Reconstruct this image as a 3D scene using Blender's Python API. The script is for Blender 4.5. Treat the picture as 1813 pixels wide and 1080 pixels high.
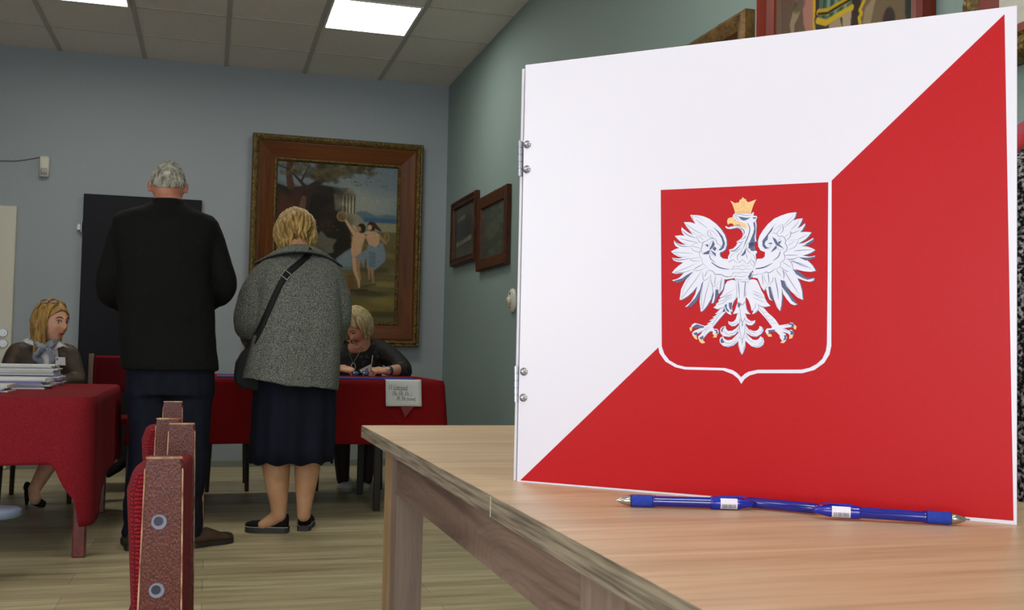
import bpy, bmesh, math, random
import numpy as np
from mathutils import Vector, Matrix, noise
from mathutils.geometry import tessellate_polygon
random.seed(7); PI = math.pi
for o in list(bpy.data.objects): bpy.data.objects.remove(o)
C = bpy.context.scene.collection
scene = bpy.context.scene

# ------------------------------------------------------------------ camera
F_PX, CX, CY = 1844.0, 906.5, 540.0
vx = np.array([7300-CX, -(754-CY), -F_PX]); vx /= np.linalg.norm(vx)
vy = np.array([372-CX, -(608-CY), -F_PX]); vy -= vx*vx.dot(vy); vy /= np.linalg.norm(vy)
vz = np.cross(vx, vy)
ROT = np.array([vx, vy, vz]); EYE = np.array([0, 0, 0.9])
cam_d = bpy.data.cameras.new('camera'); cam = bpy.data.objects.new('camera', cam_d); C.objects.link(cam)
cam_d.sensor_fit = 'HORIZONTAL'; cam_d.sensor_width = 36; cam_d.lens = 36*F_PX/1813
cam_d.clip_start = 0.02
m = Matrix([[*ROT[0], 0], [*ROT[1], 0], [*ROT[2], 0.9], [0, 0, 0, 1]])
cam.matrix_world = m
scene.camera = cam

# ------------------------------------------------------------------ world, exposure, light
w = bpy.data.worlds.new('world'); scene.world = w; w.use_nodes = True
w.node_tree.nodes['Background'].inputs[0].default_value = (0.55, 0.65, 0.8, 1)
w.node_tree.nodes['Background'].inputs[1].default_value = 0.3
vs = scene.view_settings
vs.view_transform = 'Standard'; vs.look = 'None'; vs.gamma = 1; vs.use_curve_mapping = False
vs.exposure = 0.30

def area(name, loc, rot, sx, sy, power, col=(1, 1, 1)):
    l = bpy.data.lights.new(name, 'AREA'); l.shape = 'RECTANGLE'; l.size = sx; l.size_y = sy
    l.energy = power; l.color = col
    o = bpy.data.objects.new(name, l); C.objects.link(o); o.location = loc; o.rotation_euler = rot
    return o
# daylight coming in at the window openings behind and beside the camera
WIN = [(-1.75, 1.5, 1.1), (0.15, 1.5, 1.1)]           # (centre x, width, height) in wall_front at y=-1.6
for i, (x, ww, hh) in enumerate(WIN):
    area('window_daylight', (x, -1.66, 1.10), (PI/2, 0, 0), ww, hh, 30, (0.93, 0.96, 1.0))
WINL = (0.35, 2.0, 1.3)                                # window in wall_left: centre y, width, height
area('window_daylight', (-3.46, WINL[0], 1.50), (PI/2, 0, -PI/2), WINL[1], WINL[2], 40, (0.93, 0.97, 1.0))

# ------------------------------------------------------------------ helpers
def ray(px, py): return ROT @ np.array([(px-CX)/F_PX, -(py-CY)/F_PX, -1.0])
def at_z(px, py, z): d = ray(px, py); return Vector(EYE + d*(z-0.9)/d[2])
def at_y(px, py, y): d = ray(px, py); return Vector(EYE + d*y/d[1])
def at_x(px, py, x): d = ray(px, py); return Vector(EYE + d*x/d[0])

def lin(c):
    if isinstance(c, str): c = [int(c[i:i+2], 16)/255 for i in (0, 2, 4)]
    return tuple(x/12.92 if x <= .04045 else ((x+.055)/1.055)**2.4 for x in c[:3])

MATS = {}
def mat(name, col, rough=.6, metal=0, var=0, vscale=8, bump=0, bscale=60, stretch=None, spec=.5, emit=0, trans=0, col2=None, coat=0, alpha=1, sheen=0):
    if name in MATS: return MATS[name]
    M = bpy.data.materials.new(name); M.use_nodes = True; N = M.node_tree.nodes; L = M.node_tree.links
    b = N['Principled BSDF']; c = (*lin(col), 1)
    b.inputs['Base Color'].default_value = c; b.inputs['Roughness'].default_value = rough
    b.inputs['Metallic'].default_value = metal; b.inputs['Specular IOR Level'].default_value = spec
    b.inputs['Transmission Weight'].default_value = trans; b.inputs['Coat Weight'].default_value = coat
    b.inputs['Alpha'].default_value = alpha; b.inputs['Sheen Weight'].default_value = sheen
    if emit: b.inputs['Emission Color'].default_value = c; b.inputs['Emission Strength'].default_value = emit
    tc = N.new('ShaderNodeTexCoord'); mp = N.new('ShaderNodeMapping'); L.new(tc.outputs['Object'], mp.inputs[0])
    if stretch: mp.inputs['Scale'].default_value = stretch
    if var or col2:
        n = N.new('ShaderNodeTexNoise'); n.inputs['Scale'].default_value = vscale; n.inputs['Detail'].default_value = 5
        L.new(mp.outputs[0], n.inputs['Vector'])
        r = N.new('ShaderNodeValToRGB'); r.color_ramp.elements[0].position = .35; r.color_ramp.elements[1].position = .65
        c1 = lin(col); c2 = lin(col2) if col2 else tuple(min(1, x*(1+var)) for x in c1)
        c1 = c1 if col2 else tuple(x*(1-var) for x in c1)
        r.color_ramp.elements[0].color = (*c1, 1); r.color_ramp.elements[1].color = (*c2, 1)
        L.new(n.outputs['Fac'], r.inputs[0]); L.new(r.outputs[0], b.inputs['Base Color'])
    if bump:
        n2 = N.new('ShaderNodeTexNoise'); n2.inputs['Scale'].default_value = bscale; n2.inputs['Detail'].default_value = 3
        L.new(mp.outputs[0], n2.inputs['Vector'])
        bp = N.new('ShaderNodeBump'); bp.inputs['Strength'].default_value = bump; bp.inputs['Distance'].default_value = .01
        L.new(n2.outputs['Fac'], bp.inputs['Height']); L.new(bp.outputs[0], b.inputs['Normal'])
    MATS[name] = M; return M

def woodmat(name, c1, c2, axis='X', scale=1.0, rough=.4, planks=None, c3=None, ringy=0, spec=.5):
    """grain runs along axis; stretched noise plus optional plank tint per board"""
    if name in MATS: return MATS[name]
    M = bpy.data.materials.new(name); M.use_nodes = True; N = M.node_tree.nodes; L = M.node_tree.links
    b = N['Principled BSDF']; b.inputs['Roughness'].default_value = rough; b.inputs['Specular IOR Level'].default_value = spec
    tc = N.new('ShaderNodeTexCoord'); mp = N.new('ShaderNodeMapping'); L.new(tc.outputs['Object'], mp.inputs[0])
    s = {'X': (1, 14, 14), 'Y': (14, 1, 14), 'Z': (14, 14, 1)}[axis]
    mp.inputs['Scale'].default_value = tuple(v*scale for v in s)
    n = N.new('ShaderNodeTexNoise'); n.inputs['Scale'].default_value = 2.2; n.inputs['Detail'].default_value = 8; n.inputs['Roughness'].default_value = .62
    n.inputs['Distortion'].default_value = .7 + ringy
    L.new(mp.outputs[0], n.inputs['Vector'])
    r = N.new('ShaderNodeValToRGB'); e = r.color_ramp.elements
    e[0].position = .32; e[0].color = (*lin(c2), 1); e[1].position = .66; e[1].color = (*lin(c1), 1)
    L.new(n.outputs['Fac'], r.inputs[0]); out = r.outputs[0]
    n3 = N.new('ShaderNodeTexNoise'); n3.inputs['Scale'].default_value = 9; n3.inputs['Detail'].default_value = 4
    L.new(mp.outputs[0], n3.inputs['Vector'])
    r3 = N.new('ShaderNodeValToRGB'); r3.color_ramp.elements[0].position = .3; r3.color_ramp.elements[0].color = (.72, .72, .72, 1)
    r3.color_ramp.elements[1].position = .55; r3.color_ramp.elements[1].color = (1, 1, 1, 1)
    L.new(n3.outputs['Fac'], r3.inputs[0])
    mx = N.new('ShaderNodeMixRGB'); mx.blend_type = 'MULTIPLY'; mx.inputs[0].default_value = .6
    L.new(out, mx.inputs[1]); L.new(r3.outputs[0], mx.inputs[2]); out = mx.outputs[0]
    if ringy:
        mp2 = N.new('ShaderNodeMapping'); L.new(tc.outputs['Object'], mp2.inputs[0])
        mp2.inputs['Scale'].default_value = tuple({'X': (3, 12, 12), 'Y': (12, 3, 12), 'Z': (12, 12, 3)}[axis])
        nn = N.new('ShaderNodeTexNoise'); nn.inputs['Scale'].default_value = .9; nn.inputs['Detail'].default_value = 1
        L.new(mp2.outputs[0], nn.inputs['Vector'])
        mm = N.new('ShaderNodeMath'); mm.operation = 'MULTIPLY'; mm.inputs[1].default_value = 26*ringy; L.new(nn.outputs['Fac'], mm.inputs[0])
        sn = N.new('ShaderNodeMath'); sn.operation = 'FRACT'; L.new(mm.outputs[0], sn.inputs[0])
        rr = N.new('ShaderNodeValToRGB'); rr.color_ramp.elements[0].color = (.62, .6, .6, 1); rr.color_ramp.elements[0].position = 0
        rr.color_ramp.elements[1].position = .4; rr.color_ramp.elements[1].color = (1, 1, 1, 1)
        L.new(sn.outputs[0], rr.inputs[0])
        m4 = N.new('ShaderNodeMixRGB'); m4.blend_type = 'MULTIPLY'; m4.inputs[0].default_value = .5
        L.new(out, m4.inputs[1]); L.new(rr.outputs[0], m4.inputs[2]); out = m4.outputs[0]
    if planks:
        mp3 = N.new('ShaderNodeMapping'); L.new(tc.outputs['Object'], mp3.inputs[0])
        br = N.new('ShaderNodeTexBrick'); br.offset = .37
        br.inputs['Scale'].default_value = 1; br.inputs['Brick Width'].default_value = planks[0]; br.inputs['Row Height'].default_value = planks[1]
        br.inputs['Mortar Size'].default_value = .0013; br.inputs['Mortar Smooth'].default_value = .1; br.inputs['Bias'].default_value = 0
        br.inputs['Color1'].default_value = (.78, .76, .72, 1); br.inputs['Color2'].default_value = (1, 1, 1, 1); br.inputs['Mortar'].default_value = (.45, .42, .36, 1)
        L.new(mp3.outputs[0], br.inputs['Vector'])
        m5 = N.new('ShaderNodeMixRGB'); m5.blend_type = 'MULTIPLY'; m5.inputs[0].default_value = 1
        L.new(out, m5.inputs[1]); L.new(br.outputs['Color'], m5.inputs[2]); out = m5.outputs[0]
    L.new(out, b.inputs['Base Color'])
    bp = N.new('ShaderNodeBump'); bp.inputs['Strength'].default_value = .12; bp.inputs['Distance'].default_value = .004
    L.new(n3.outputs['Fac'], bp.inputs['Height']); L.new(bp.outputs[0], b.inputs['Normal'])
    MATS[name] = M; return M

def attrmat(name, rough=.6):
    if name in MATS: return MATS[name]
    M = bpy.data.materials.new(name); M.use_nodes = True; N = M.node_tree.nodes; L = M.node_tree.links
    a = N.new('ShaderNodeVertexColor'); a.layer_name = 'paint'
    L.new(a.outputs[0], N['Principled BSDF'].inputs['Base Color']); N['Principled BSDF'].inputs['Roughness'].default_value = rough; N['Principled BSDF'].inputs['Specular IOR Level'].default_value = .12
    MATS[name] = M; return M

class MB:
    """collects shapes for one mesh"""
    def __init__(s): s.v = []; s.f = []; s.m = []
    def add(s, vs, fs, mi=0):
        o = len(s.v); s.v += [Vector(v) for v in vs]; s.f += [tuple(i+o for i in f) for f in fs]; s.m += [mi]*len(fs)
        return s
    def box(s, a, b, mi=0, bev=0):
        a = Vector(a); b = Vector(b)
        x0, y0, z0 = min(a.x, b.x), min(a.y, b.y), min(a.z, b.z); x1, y1, z1 = max(a.x, b.x), max(a.y, b.y), max(a.z, b.z)
        if not bev:
            vs = [(x, y, z) for z in (z0, z1) for y in (y0, y1) for x in (x0, x1)]
            return s.add(vs, [(0, 2, 3, 1), (4, 5, 7, 6), (0, 1, 5, 4), (2, 6, 7, 3), (0, 4, 6, 2), (1, 3, 7, 5)], mi)
        bm = bmesh.new(); bmesh.ops.create_cube(bm, size=1)
        for v in bm.verts: v.co = Vector(((x0+x1)/2+v.co.x*(x1-x0), (y0+y1)/2+v.co.y*(y1-y0), (z0+z1)/2+v.co.z*(z1-z0)))
        bmesh.ops.bevel(bm, geom=bm.edges[:], offset=bev, segments=2, affect='EDGES', profile=.5)
        bm.verts.index_update(); s.add([v.co.copy() for v in bm.verts], [[v.index for v in f.verts] for f in bm.faces], mi); bm.free(); return s
    def obox(s, o, ax, ay, az, mi=0, bev=0):
        """box from corner o with edge vectors ax, ay, az"""
        t = MB().box((0, 0, 0), (ax.length, ay.length, az.length), 0, bev)
        A, B, D = ax.normalized(), ay.normalized(), az.normalized()
        return s.add([o+A*v.x+B*v.y+D*v.z for v in t.v], t.f, mi)
    def tube(s, pts, rads, n=12, mi=0, cap=True, flat=1.0, up=None):
        pts = [Vector(p) for p in pts]
        if not isinstance(rads, (list, tuple)): rads = [rads]*len(pts)
        rads = list(rads)
        if cap == 'round':
            d0 = (pts[0]-pts[1]).normalized(); d1 = (pts[-1]-pts[-2]).normalized(); a, b = rads[0], rads[-1]; p0, p1 = pts[0], pts[-1]
            pts = [p0+d0*a*.98, p0+d0*a*.8, p0+d0*a*.45]+pts+[p1+d1*b*.45, p1+d1*b*.8, p1+d1*b*.98]
            rads = [a*.15, a*.6, a*.9]+rads+[b*.9, b*.6, b*.15]
        u = Vector(up) if up else None; vs = []
        for i, p in enumerate(pts):
            t = (pts[min(i+1, len(pts)-1)]-pts[max(i-1, 0)]).normalized()
            if u is None: u = t.orthogonal()
            u = (u-t*u.dot(t)); u = u.normalized() if u.length > 1e-6 else t.orthogonal().normalized()
            w_ = t.cross(u)
            for k in range(n):
                a = 2*PI*k/n; vs.append(p+(u*math.cos(a)+w_*math.sin(a)*flat)*rads[i])
        fs = [(i*n+k, i*n+(k+1) % n, (i+1)*n+(k+1) % n, (i+1)*n+k) for i in range(len(pts)-1) for k in range(n)]
        if cap: fs += [tuple(range(n))[::-1], tuple(range((len(pts)-1)*n, len(pts)*n))]
        return s.add(vs, fs, mi)
    def loft(s, rings, n=32, mi=0, cap=True):
        """rings: (cx, cy, z, rx, ry[, p[, rot]]) superellipses"""
        vs = []
        for r in rings:
            cx, cy, z, rx, ry = r[:5]; p = r[5] if len(r) > 5 else 2; rot = r[6] if len(r) > 6 else 0
            for k in range(n):
                a = 2*PI*k/n; c, q = math.cos(a), math.sin(a)
                x = rx*math.copysign(abs(c)**(2/p), c); y = ry*math.copysign(abs(q)**(2/p), q)
                vs.append((cx+x*math.cos(rot)-y*math.sin(rot), cy+x*math.sin(rot)+y*math.cos(rot), z))
        m_ = len(rings)
        fs = [(i*n+k, i*n+(k+1) % n, (i+1)*n+(k+1) % n, (i+1)*n+k) for i in range(m_-1) for k in range(n)]
        if rings[0][2] > rings[-1][2]: fs = [f[::-1] for f in fs]
        if cap: fs += [tuple(range(n))[::-1], tuple(range((m_-1)*n, m_*n))]
        return s.add(vs, fs, mi)
    def sphere(s, c, r, n=16, mi=0, M=None):
        c = Vector(c); r = Vector((r, r, r)) if not hasattr(r, '__len__') else Vector(r); vs = []; m_ = n//2
        for i in range(1, m_):
            for k in range(n):
                a = PI*i/m_; b = 2*PI*k/n
                v = Vector((math.sin(a)*math.cos(b)*r.x, math.sin(a)*math.sin(b)*r.y, math.cos(a)*r.z)); vs.append(c+(M @ v if M else v))
        t = len(vs); z = Vector((0, 0, r.z)); vs += [c+(M @ z if M else z), c-(M @ z if M else z)]
        fs = [(i*n+k, (i+1)*n+k, (i+1)*n+(k+1) % n, i*n+(k+1) % n) for i in range(m_-2) for k in range(n)]
        fs += [(t, k, (k+1) % n) for k in range(n)]+[(t+1, (m_-2)*n+(k+1) % n, (m_-2)*n+k) for k in range(n)]
        return s.add(vs, fs, mi)
    def cyl(s, a, b, r, n=20, mi=0, r2=None): return s.tube([a, b], [r, r if r2 is None else r2], n, mi)
    def poly(s, pts, mi=0):
        """flat polygon, any outline"""
        pts = [Vector(p) for p in pts]
        tris = tessellate_polygon([pts]); s.add(pts, [tuple(t) for t in tris], mi); return s
    def extr(s, pts, d, mi=0):
        """outline pts pushed along vector d"""
        pts = [Vector(p) for p in pts]; n = len(pts); d = Vector(d); tris = tessellate_polygon([pts])
        fs = [tuple(t) for t in tris]+[tuple(i+n for i in reversed(t)) for t in tris]+[(i, (i+1) % n, (i+1) % n+n, i+n) for i in range(n)]
        return s.add(pts+[p+d for p in pts], fs, mi)
    def merge(s, o):
        k = len(s.v); s.v += o.v; s.f += [tuple(i+k for i in f) for f in o.f]; s.m += o.m; return s

def obj(name, mb, mats, parent=None, smooth=False, fix=True):
    me = bpy.data.meshes.new(name); me.from_pydata([tuple(v) for v in mb.v], [], mb.f)
    mats = mats if isinstance(mats, (list, tuple)) else [mats]
    for x in mats: me.materials.append(x)
    me.polygons.foreach_set('material_index', mb.m)
    if smooth: me.polygons.foreach_set('use_smooth', [True]*len(me.polygons))
    if fix:
        bm = bmesh.new(); bm.from_mesh(me); bmesh.ops.recalc_face_normals(bm, faces=bm.faces[:]); bm.to_mesh(me); bm.free()
    me.update()
    o = bpy.data.objects.new(name, me); C.objects.link(o)
    if parent: attach(o, parent)
    return o
def attach(o, parent):
    o.parent = parent
    o.matrix_parent_inverse = PW(parent).inverted()
def PW(o):
    """world matrix without waiting for the depsgraph"""
    B = Matrix.LocRotScale(o.location, o.rotation_euler, o.scale)
    return (PW(o.parent) @ o.matrix_parent_inverse @ B) if o.parent else B
def tag(o, label, cat, group=None, kind=None):
    o['label'] = label; o['category'] = cat
    if group: o['group'] = group
    if kind: o['kind'] = kind
    return o
def thing(name, label, cat, loc=(0, 0, 0), group=None):
    o = bpy.data.objects.new(name, None); C.objects.link(o); o.location = loc; o.empty_display_size = .1
    return tag(o, label, cat, group)
def struct(name, mb, mats, parent=None, smooth=False, label=None, cat=None):
    o = obj(name, mb, mats, parent, smooth)
    if not parent: o['kind'] = 'structure'
    if label: o['label'] = label
    if cat: o['category'] = cat
    return o
def dup(root, loc, label=None, group=None, rotz=None):
    r = root.copy(); C.objects.link(r); r.location = loc
    if rotz is not None: r.rotation_euler = (0, 0, rotz)
    if label: r['label'] = label
    if group: r['group'] = group
    for ch in list(root.children):
        c = ch.copy(); C.objects.link(c); c.parent = r
        for g in ch.children:
            d = g.copy(); C.objects.link(d); d.parent = c
    return r
def bevel(o, w_=.002, seg=2):
    b = o.modifiers.new('bevel', 'BEVEL'); b.width = w_; b.segments = seg; b.limit_method = 'ANGLE'; return o
def spline(pts, k=6, closed=False):
    pts = [Vector(p) for p in pts]; out = []; n = len(pts)
    for i in range(n if closed else n-1):
        if closed: p0, p1, p2, p3 = pts[i-1], pts[i], pts[(i+1) % n], pts[(i+2) % n]
        else: p0, p1, p2, p3 = pts[max(i-1, 0)], pts[i], pts[i+1], pts[min(i+2, n-1)]
        for j in range(k):
            t = j/k; out.append(.5*((2*p1)+(p2-p0)*t+(2*p0-5*p1+4*p2-p3)*t*t+(3*p1-p0-3*p2+p3)*t**3))
    if not closed: out.append(pts[-1])
    return out
def spl_r(r, n_out):
    xs = np.linspace(0, len(r)-1, n_out); return [float(v) for v in np.interp(xs, range(len(r)), r)]
def organic(name, mb, voxel, mats, parent=None, iters=3, fold=None, factor=.5, post=None):
    """fuses overlapping closed shapes into one continuous surface"""
    t = obj('tmp', mb, mats, fix=False)
    r = t.modifiers.new('r', 'REMESH'); r.mode = 'VOXEL'; r.voxel_size = voxel; r.use_smooth_shade = True
    if iters: q = t.modifiers.new('s', 'SMOOTH'); q.iterations = iters; q.factor = factor
    dg = bpy.context.evaluated_depsgraph_get(); dg.update()
    me = bpy.data.meshes.new_from_object(t.evaluated_get(dg)); me.name = name
    bpy.data.objects.remove(t)
    me.materials.clear()
    for x in (mats if isinstance(mats, (list, tuple)) else [mats]): me.materials.append(x)
    me.polygons.foreach_set('use_smooth', [True]*len(me.polygons))
    me.polygons.foreach_set('material_index', [0]*len(me.polygons))
    if fold:
        ns = [v.normal.copy() for v in me.vertices]; cs = [v.co.copy() for v in me.vertices]
        me.vertices.foreach_set('co', [x for c_, n_ in zip(cs, ns) for x in c_+n_*fold(c_)])
    if post:
        for v in me.vertices: v.co = post(v.co)
    me.update()
    o = bpy.data.objects.new(name, me); C.objects.link(o)
    if parent: attach(o, parent)
    return o
def text_mesh(txt, size, shear=0, spacing=1.0):
    cu = bpy.data.curves.new('t', 'FONT'); cu.body = txt; cu.size = size; cu.shear = shear; cu.space_character = spacing; cu.resolution_u = 3
    t = bpy.data.objects.new('t', cu); C.objects.link(t); dg = bpy.context.evaluated_depsgraph_get(); dg.update()
    me = bpy.data.meshes.new_from_object(t.evaluated_get(dg))
    r = ([v.co.copy() for v in me.vertices], [tuple(p.vertices) for p in me.polygons])
    bpy.data.objects.remove(t); bpy.data.meshes.remove(me); return r

class Paint:
    """small raster picture stored as point colours on a canvas mesh"""
    def __init__(s, W, H, base):
        s.W, s.H = W, H; s.a = np.ones((H, W, 3))*np.array(lin(base)); s.rng = np.random.RandomState(3)
        s.X, s.Y = np.meshgrid((np.arange(W)+.5)/W, (np.arange(H)+.5)/H)
    def mask(s, pts):
        X, Y = s.X, s.Y; ins = np.zeros_like(X, bool); n = len(pts)
        for i in range(n):
            x0, y0 = pts[i]; x1, y1 = pts[(i+1) % n]
            if y0 == y1: continue
            c = ((y0 > Y) != (y1 > Y)) & (X < (x1-x0)*(Y-y0)/(y1-y0)+x0); ins ^= c
        return ins.astype(float)
    def put(s, m_, col, al=1): m_ = (m_*al)[..., None]; s.a = s.a*(1-m_)+np.array(lin(col))*m_
    def poly(s, pts, col, al=1, soft=0):
        m_ = s.mask(pts)
        for _ in range(soft): m_ = (m_+np.roll(m_, 1, 0)+np.roll(m_, -1, 0)+np.roll(m_, 1, 1)+np.roll(m_, -1, 1))/5
        s.put(m_, col, al)
    def ell(s, cx, cy, rx, ry, col, al=1, soft=.3):
        d = np.sqrt(((s.X-cx)/rx)**2+((s.Y-cy)/ry)**2); s.put(np.clip((1-d)/soft+.5, 0, 1), col, al)
    def line(s, pts, wd, col, al=1):
        asp = s.H/s.W; m_ = np.zeros_like(s.X); k = len(pts)-1
        wd = wd if isinstance(wd, (list, tuple)) else [wd]*(k+1)
        for i in range(k):
            (x0, y0), (x1, y1) = pts[i], pts[i+1]; dx, dy = x1-x0, (y1-y0)*asp; L2 = dx*dx+dy*dy+1e-9
            t = np.clip(((s.X-x0)*dx+(s.Y-y0)*asp*dy)/L2, 0, 1)
            d = np.hypot(s.X-x0-t*dx, (s.Y-y0)*asp-t*dy); w_ = wd[i]*(1-t)+wd[i+1]*t
            m_ = np.maximum(m_, np.clip((w_-d)*s.W/1.3+.5, 0, 1))
        s.put(m_, col, al)
    def blobs(s, n, box, r, cols, al=.6, asp=1.0):
        for _ in range(n):
            x = s.rng.uniform(box[0], box[2]); y = s.rng.uniform(box[1], box[3]); q = s.rng.uniform(*r)
            s.ell(x, y, q, q*asp*s.W/s.H, cols[s.rng.randint(len(cols))], al, .8)
    def grain(s, amt):
        s.a *= 1+s.rng.normal(0, amt, (s.H, s.W, 1)); s.a = np.clip(s.a, 0, 1)
    def mesh(s, name, O, U, V, material, parent=None):
        """O top left corner, U along the width, V down the height"""
        W, H = s.W, s.H; u = np.linspace(0, 1, W); v = np.linspace(0, 1, H); uu, vv = np.meshgrid(u, v)
        P = np.array(O)+uu[..., None]*np.array(U)+vv[..., None]*np.array(V); P = P.reshape(-1, 3)
        idx = np.arange(W*H).reshape(H, W)
        f = np.stack([idx[:-1, :-1], idx[1:, :-1], idx[1:, 1:], idx[:-1, 1:]], -1).reshape(-1, 4)
        me = bpy.data.meshes.new(name); me.from_pydata(P.tolist(), [], f.tolist()); me.materials.append(material)
        ca = me.color_attributes.new('paint', 'FLOAT_COLOR', 'POINT')
        ca.data.foreach_set('color', np.concatenate([s.a.reshape(-1, 3), np.ones((W*H, 1))], 1).ravel().astype(np.float32))
        me.update(); o = bpy.data.objects.new(name, me); C.objects.link(o)
        if parent: attach(o, parent)
        return o

def frame_ring(mb, O, U, V, Nn, W, H, prof, mi=0, y0=0):
    """mitred moulding; prof = [(inset, height), ...] from the outside in"""
    O = Vector(O)
    def rect(ins, h): return [O+U*ins+V*ins+Nn*h, O+U*(W-ins)+V*ins+Nn*h, O+U*(W-ins)+V*(H-ins)+Nn*h, O+U*ins+V*(H-ins)+Nn*h]
    R = [rect(*p) for p in prof]; vs = [p for r in R for p in r]; fs = []
    for i in range(len(R)-1):
        for k in range(4): fs.append((i*4+k, i*4+(k+1) % 4, (i+1)*4+(k+1) % 4, (i+1)*4+k))
    mb.add(vs, fs, mi)
# ------------------------------------------------------------------ room
XL, XR, YB, YF, ZC = -3.4, 1.738, 7.941, -1.6, 2.961
m_back = mat('wall paint blue grey', (.60, .635, .66), .75, bump=.15, bscale=90)
m_right = mat('wall paint teal grey', (.52, .60, .585), .7, bump=.15, bscale=90)
m_ceil = mat('ceiling tile', (.87, .86, .83), .9, var=.04, vscale=60, bump=.2, bscale=150)
m_bar = mat('ceiling bar', (.68, .68, .66), .6)
m_floor = woodmat('floor laminate', (.84, .79, .65), (.66, .61, .48), 'X', .55, .42, planks=(1.28, .19), spec=.35)
struct('floor', MB().box((XL-.1, YF-.1, -.1), (XR+.1, YB+.1, 0)), m_floor)
struct('ceiling', MB().box((XL-.1, YF-.1, ZC), (XR+.1, YB+.1, ZC+.1)), m_ceil)
struct('wall_back', MB().box((XL-.1, YB, 0), (XR+.1, YB+.1, ZC)), m_back)
struct('wall_right', MB().box((XR, YF-.1, 0), (XR+.1, YB, ZC)), m_right)
wl_, wy0, wy1 = MB(), WINL[0]-WINL[1]/2, WINL[0]+WINL[1]/2
wl_.box((XL-.1, YF-.1, 0), (XL, wy0, ZC)); wl_.box((XL-.1, wy1, 0), (XL, YB, ZC)); wl_.box((XL-.1, wy0, 0), (XL, wy1, .85)); wl_.box((XL-.1, wy0, 2.15), (XL, wy1, ZC))
struct('wall_left', wl_, m_back)
# wall behind the camera with two window openings
wf = MB(); xs = [XL]
z0, z1 = .55, 1.65
for x, ww, hh in WIN: xs += [x-ww/2, x+ww/2]
xs.append(XR)
for i in range(0, len(xs), 2): wf.box((xs[i], YF-.1, 0), (xs[i+1], YF, ZC))
for i in range(1, len(xs)-1, 2): wf.box((xs[i], YF-.1, 0), (xs[i+1], YF, z0)); wf.box((xs[i], YF-.1, z1), (xs[i+1], YF, ZC))
struct('wall_front', wf, m_back)
m_white = mat('white gloss paint', (.86, .86, .84), .35)
for i, (x, ww, hh) in enumerate(WIN):
    fr = MB(); t = .05
    fr.box((x-ww/2, YF-.06, z0), (x-ww/2+t, YF-.01, z1)); fr.box((x+ww/2-t, YF-.06, z0), (x+ww/2, YF-.01, z1))
    fr.box((x-ww/2+t, YF-.06, z0), (x+ww/2-t, YF-.01, z0+t)); fr.box((x-ww/2+t, YF-.06, z1-t), (x+ww/2-t, YF-.01, z1)); fr.box((x-t/2, YF-.06, z0+t), (x+t/2, YF-.01, z1-t))
    struct('window_%d' % (i+1), fr, m_white)
fr = MB(); t = .05
fr.box((XL-.06, wy0, .85), (XL-.01, wy0+t, 2.15)); fr.box((XL-.06, wy1-t, .85), (XL-.01, wy1, 2.15)); fr.box((XL-.06, WINL[0]-t/2, .9), (XL-.01, WINL[0]+t/2, 2.1))
fr.box((XL-.06, wy0+t, .85), (XL-.01, wy1-t, .9)); fr.box((XL-.06, wy0+t, 2.1), (XL-.01, wy1-t, 2.15)); struct('window_3', fr, m_white)
struct('baseboard_back', MB().box((XL, YB-.015, 0), (XR, YB, .045)), mat('baseboard', (.50, .52, .48), .5))
struct('baseboard_right', MB().box((XR-.015, YF, 0), (XR, YB-.015, .045)), MATS['baseboard'])
# suspended ceiling grid
g1 = MB(); g2 = MB(); k = -6
while .0465+.57*k < XR:
    x = .0465+.57*k
    if x > XL: g1.box((x-.014, YF, ZC-.006), (x+.014, YB, ZC))
    k += 1
y = 7.35
while y > YF: g2.box((XL, y-.006, ZC-.005), (XR, y+.006, ZC)); y -= .62
struct('trim_1', g1, m_bar); struct('trim_2', g2, m_bar)

# ceiling lights
m_lamp = mat('lamp diffuser', (1.0, .985, .94), .5, emit=12)
def ceiling_light(x0, x1, y0, y1, label):
    t = thing('ceiling_light', label, 'ceiling light', ((x0+x1)/2, (y0+y1)/2, ZC-.012), 'recessed ceiling light panels')
    f = MB(); e = .014
    f.box((x0, y0, ZC-.014), (x0+e, y1, ZC-.0005)); f.box((x1-e, y0, ZC-.014), (x1, y1, ZC-.0005))
    f.box((x0+e, y0, ZC-.014), (x1-e, y0+e, ZC-.0005)); f.box((x0+e, y1-e, ZC-.014), (x1-e, y1, ZC-.0005))
    for j in (1, 2, 3): f.box((x0+e, y0+(y1-y0)*j/4-.002, ZC-.016), (x1-e, y0+(y1-y0)*j/4+.002, ZC-.0085))
    obj('frame', f, m_white, t)
    obj('diffuser', MB().box((x0+e, y0+e, ZC-.008), (x1-e, y1-e, ZC-.001)), m_lamp, t)
ceiling_light(.632, 1.172, 6.117, 6.723, 'lit square ceiling panel near the right wall, above the large painting')
ceiling_light(-1.078, -.538, 6.117, 6.723, 'lit square ceiling panel cut by the top left edge of the photo')
for x_ in (.632, -1.078, -2.788):  # extra out-of-view panels, added to brighten the ceiling and room
    for y_ in (2.397, -.703): ceiling_light(x_, x_+.54, y_, y_+.606, 'added unseen ceiling panel %s, in the %s column' % ('in the row above the near chairs' if y_ > 0 else 'in the row behind the camera', 'right' if x_ > 0 else 'middle' if x_ > -2 else 'left'))

# white door at the far left of the back wall
d1 = struct('door_1', MB().box((-2.15, YB-.045, .005), (-1.325, YB-.001, 1.826), bev=.006), mat('door cream white', (.80, .79, .73), .4), label='white interior door at the far left of the back wall')
m_steel = mat('brushed steel', (.62, .62, .62), .3, metal=1)
for py in (589, 608):
    c = at_y(6, py, YB-.045); h = MB(); h.tube([c+Vector((0, .001, 0)), c-Vector((0, .012, 0))], [.03, .027], 20)
    h.cyl(c-Vector((0, .012, 0)), c-Vector((0, .02, 0)), .012, 12)
    o = obj('door_handle' if py == 589 else 'lock', h, m_steel, d1)
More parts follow.
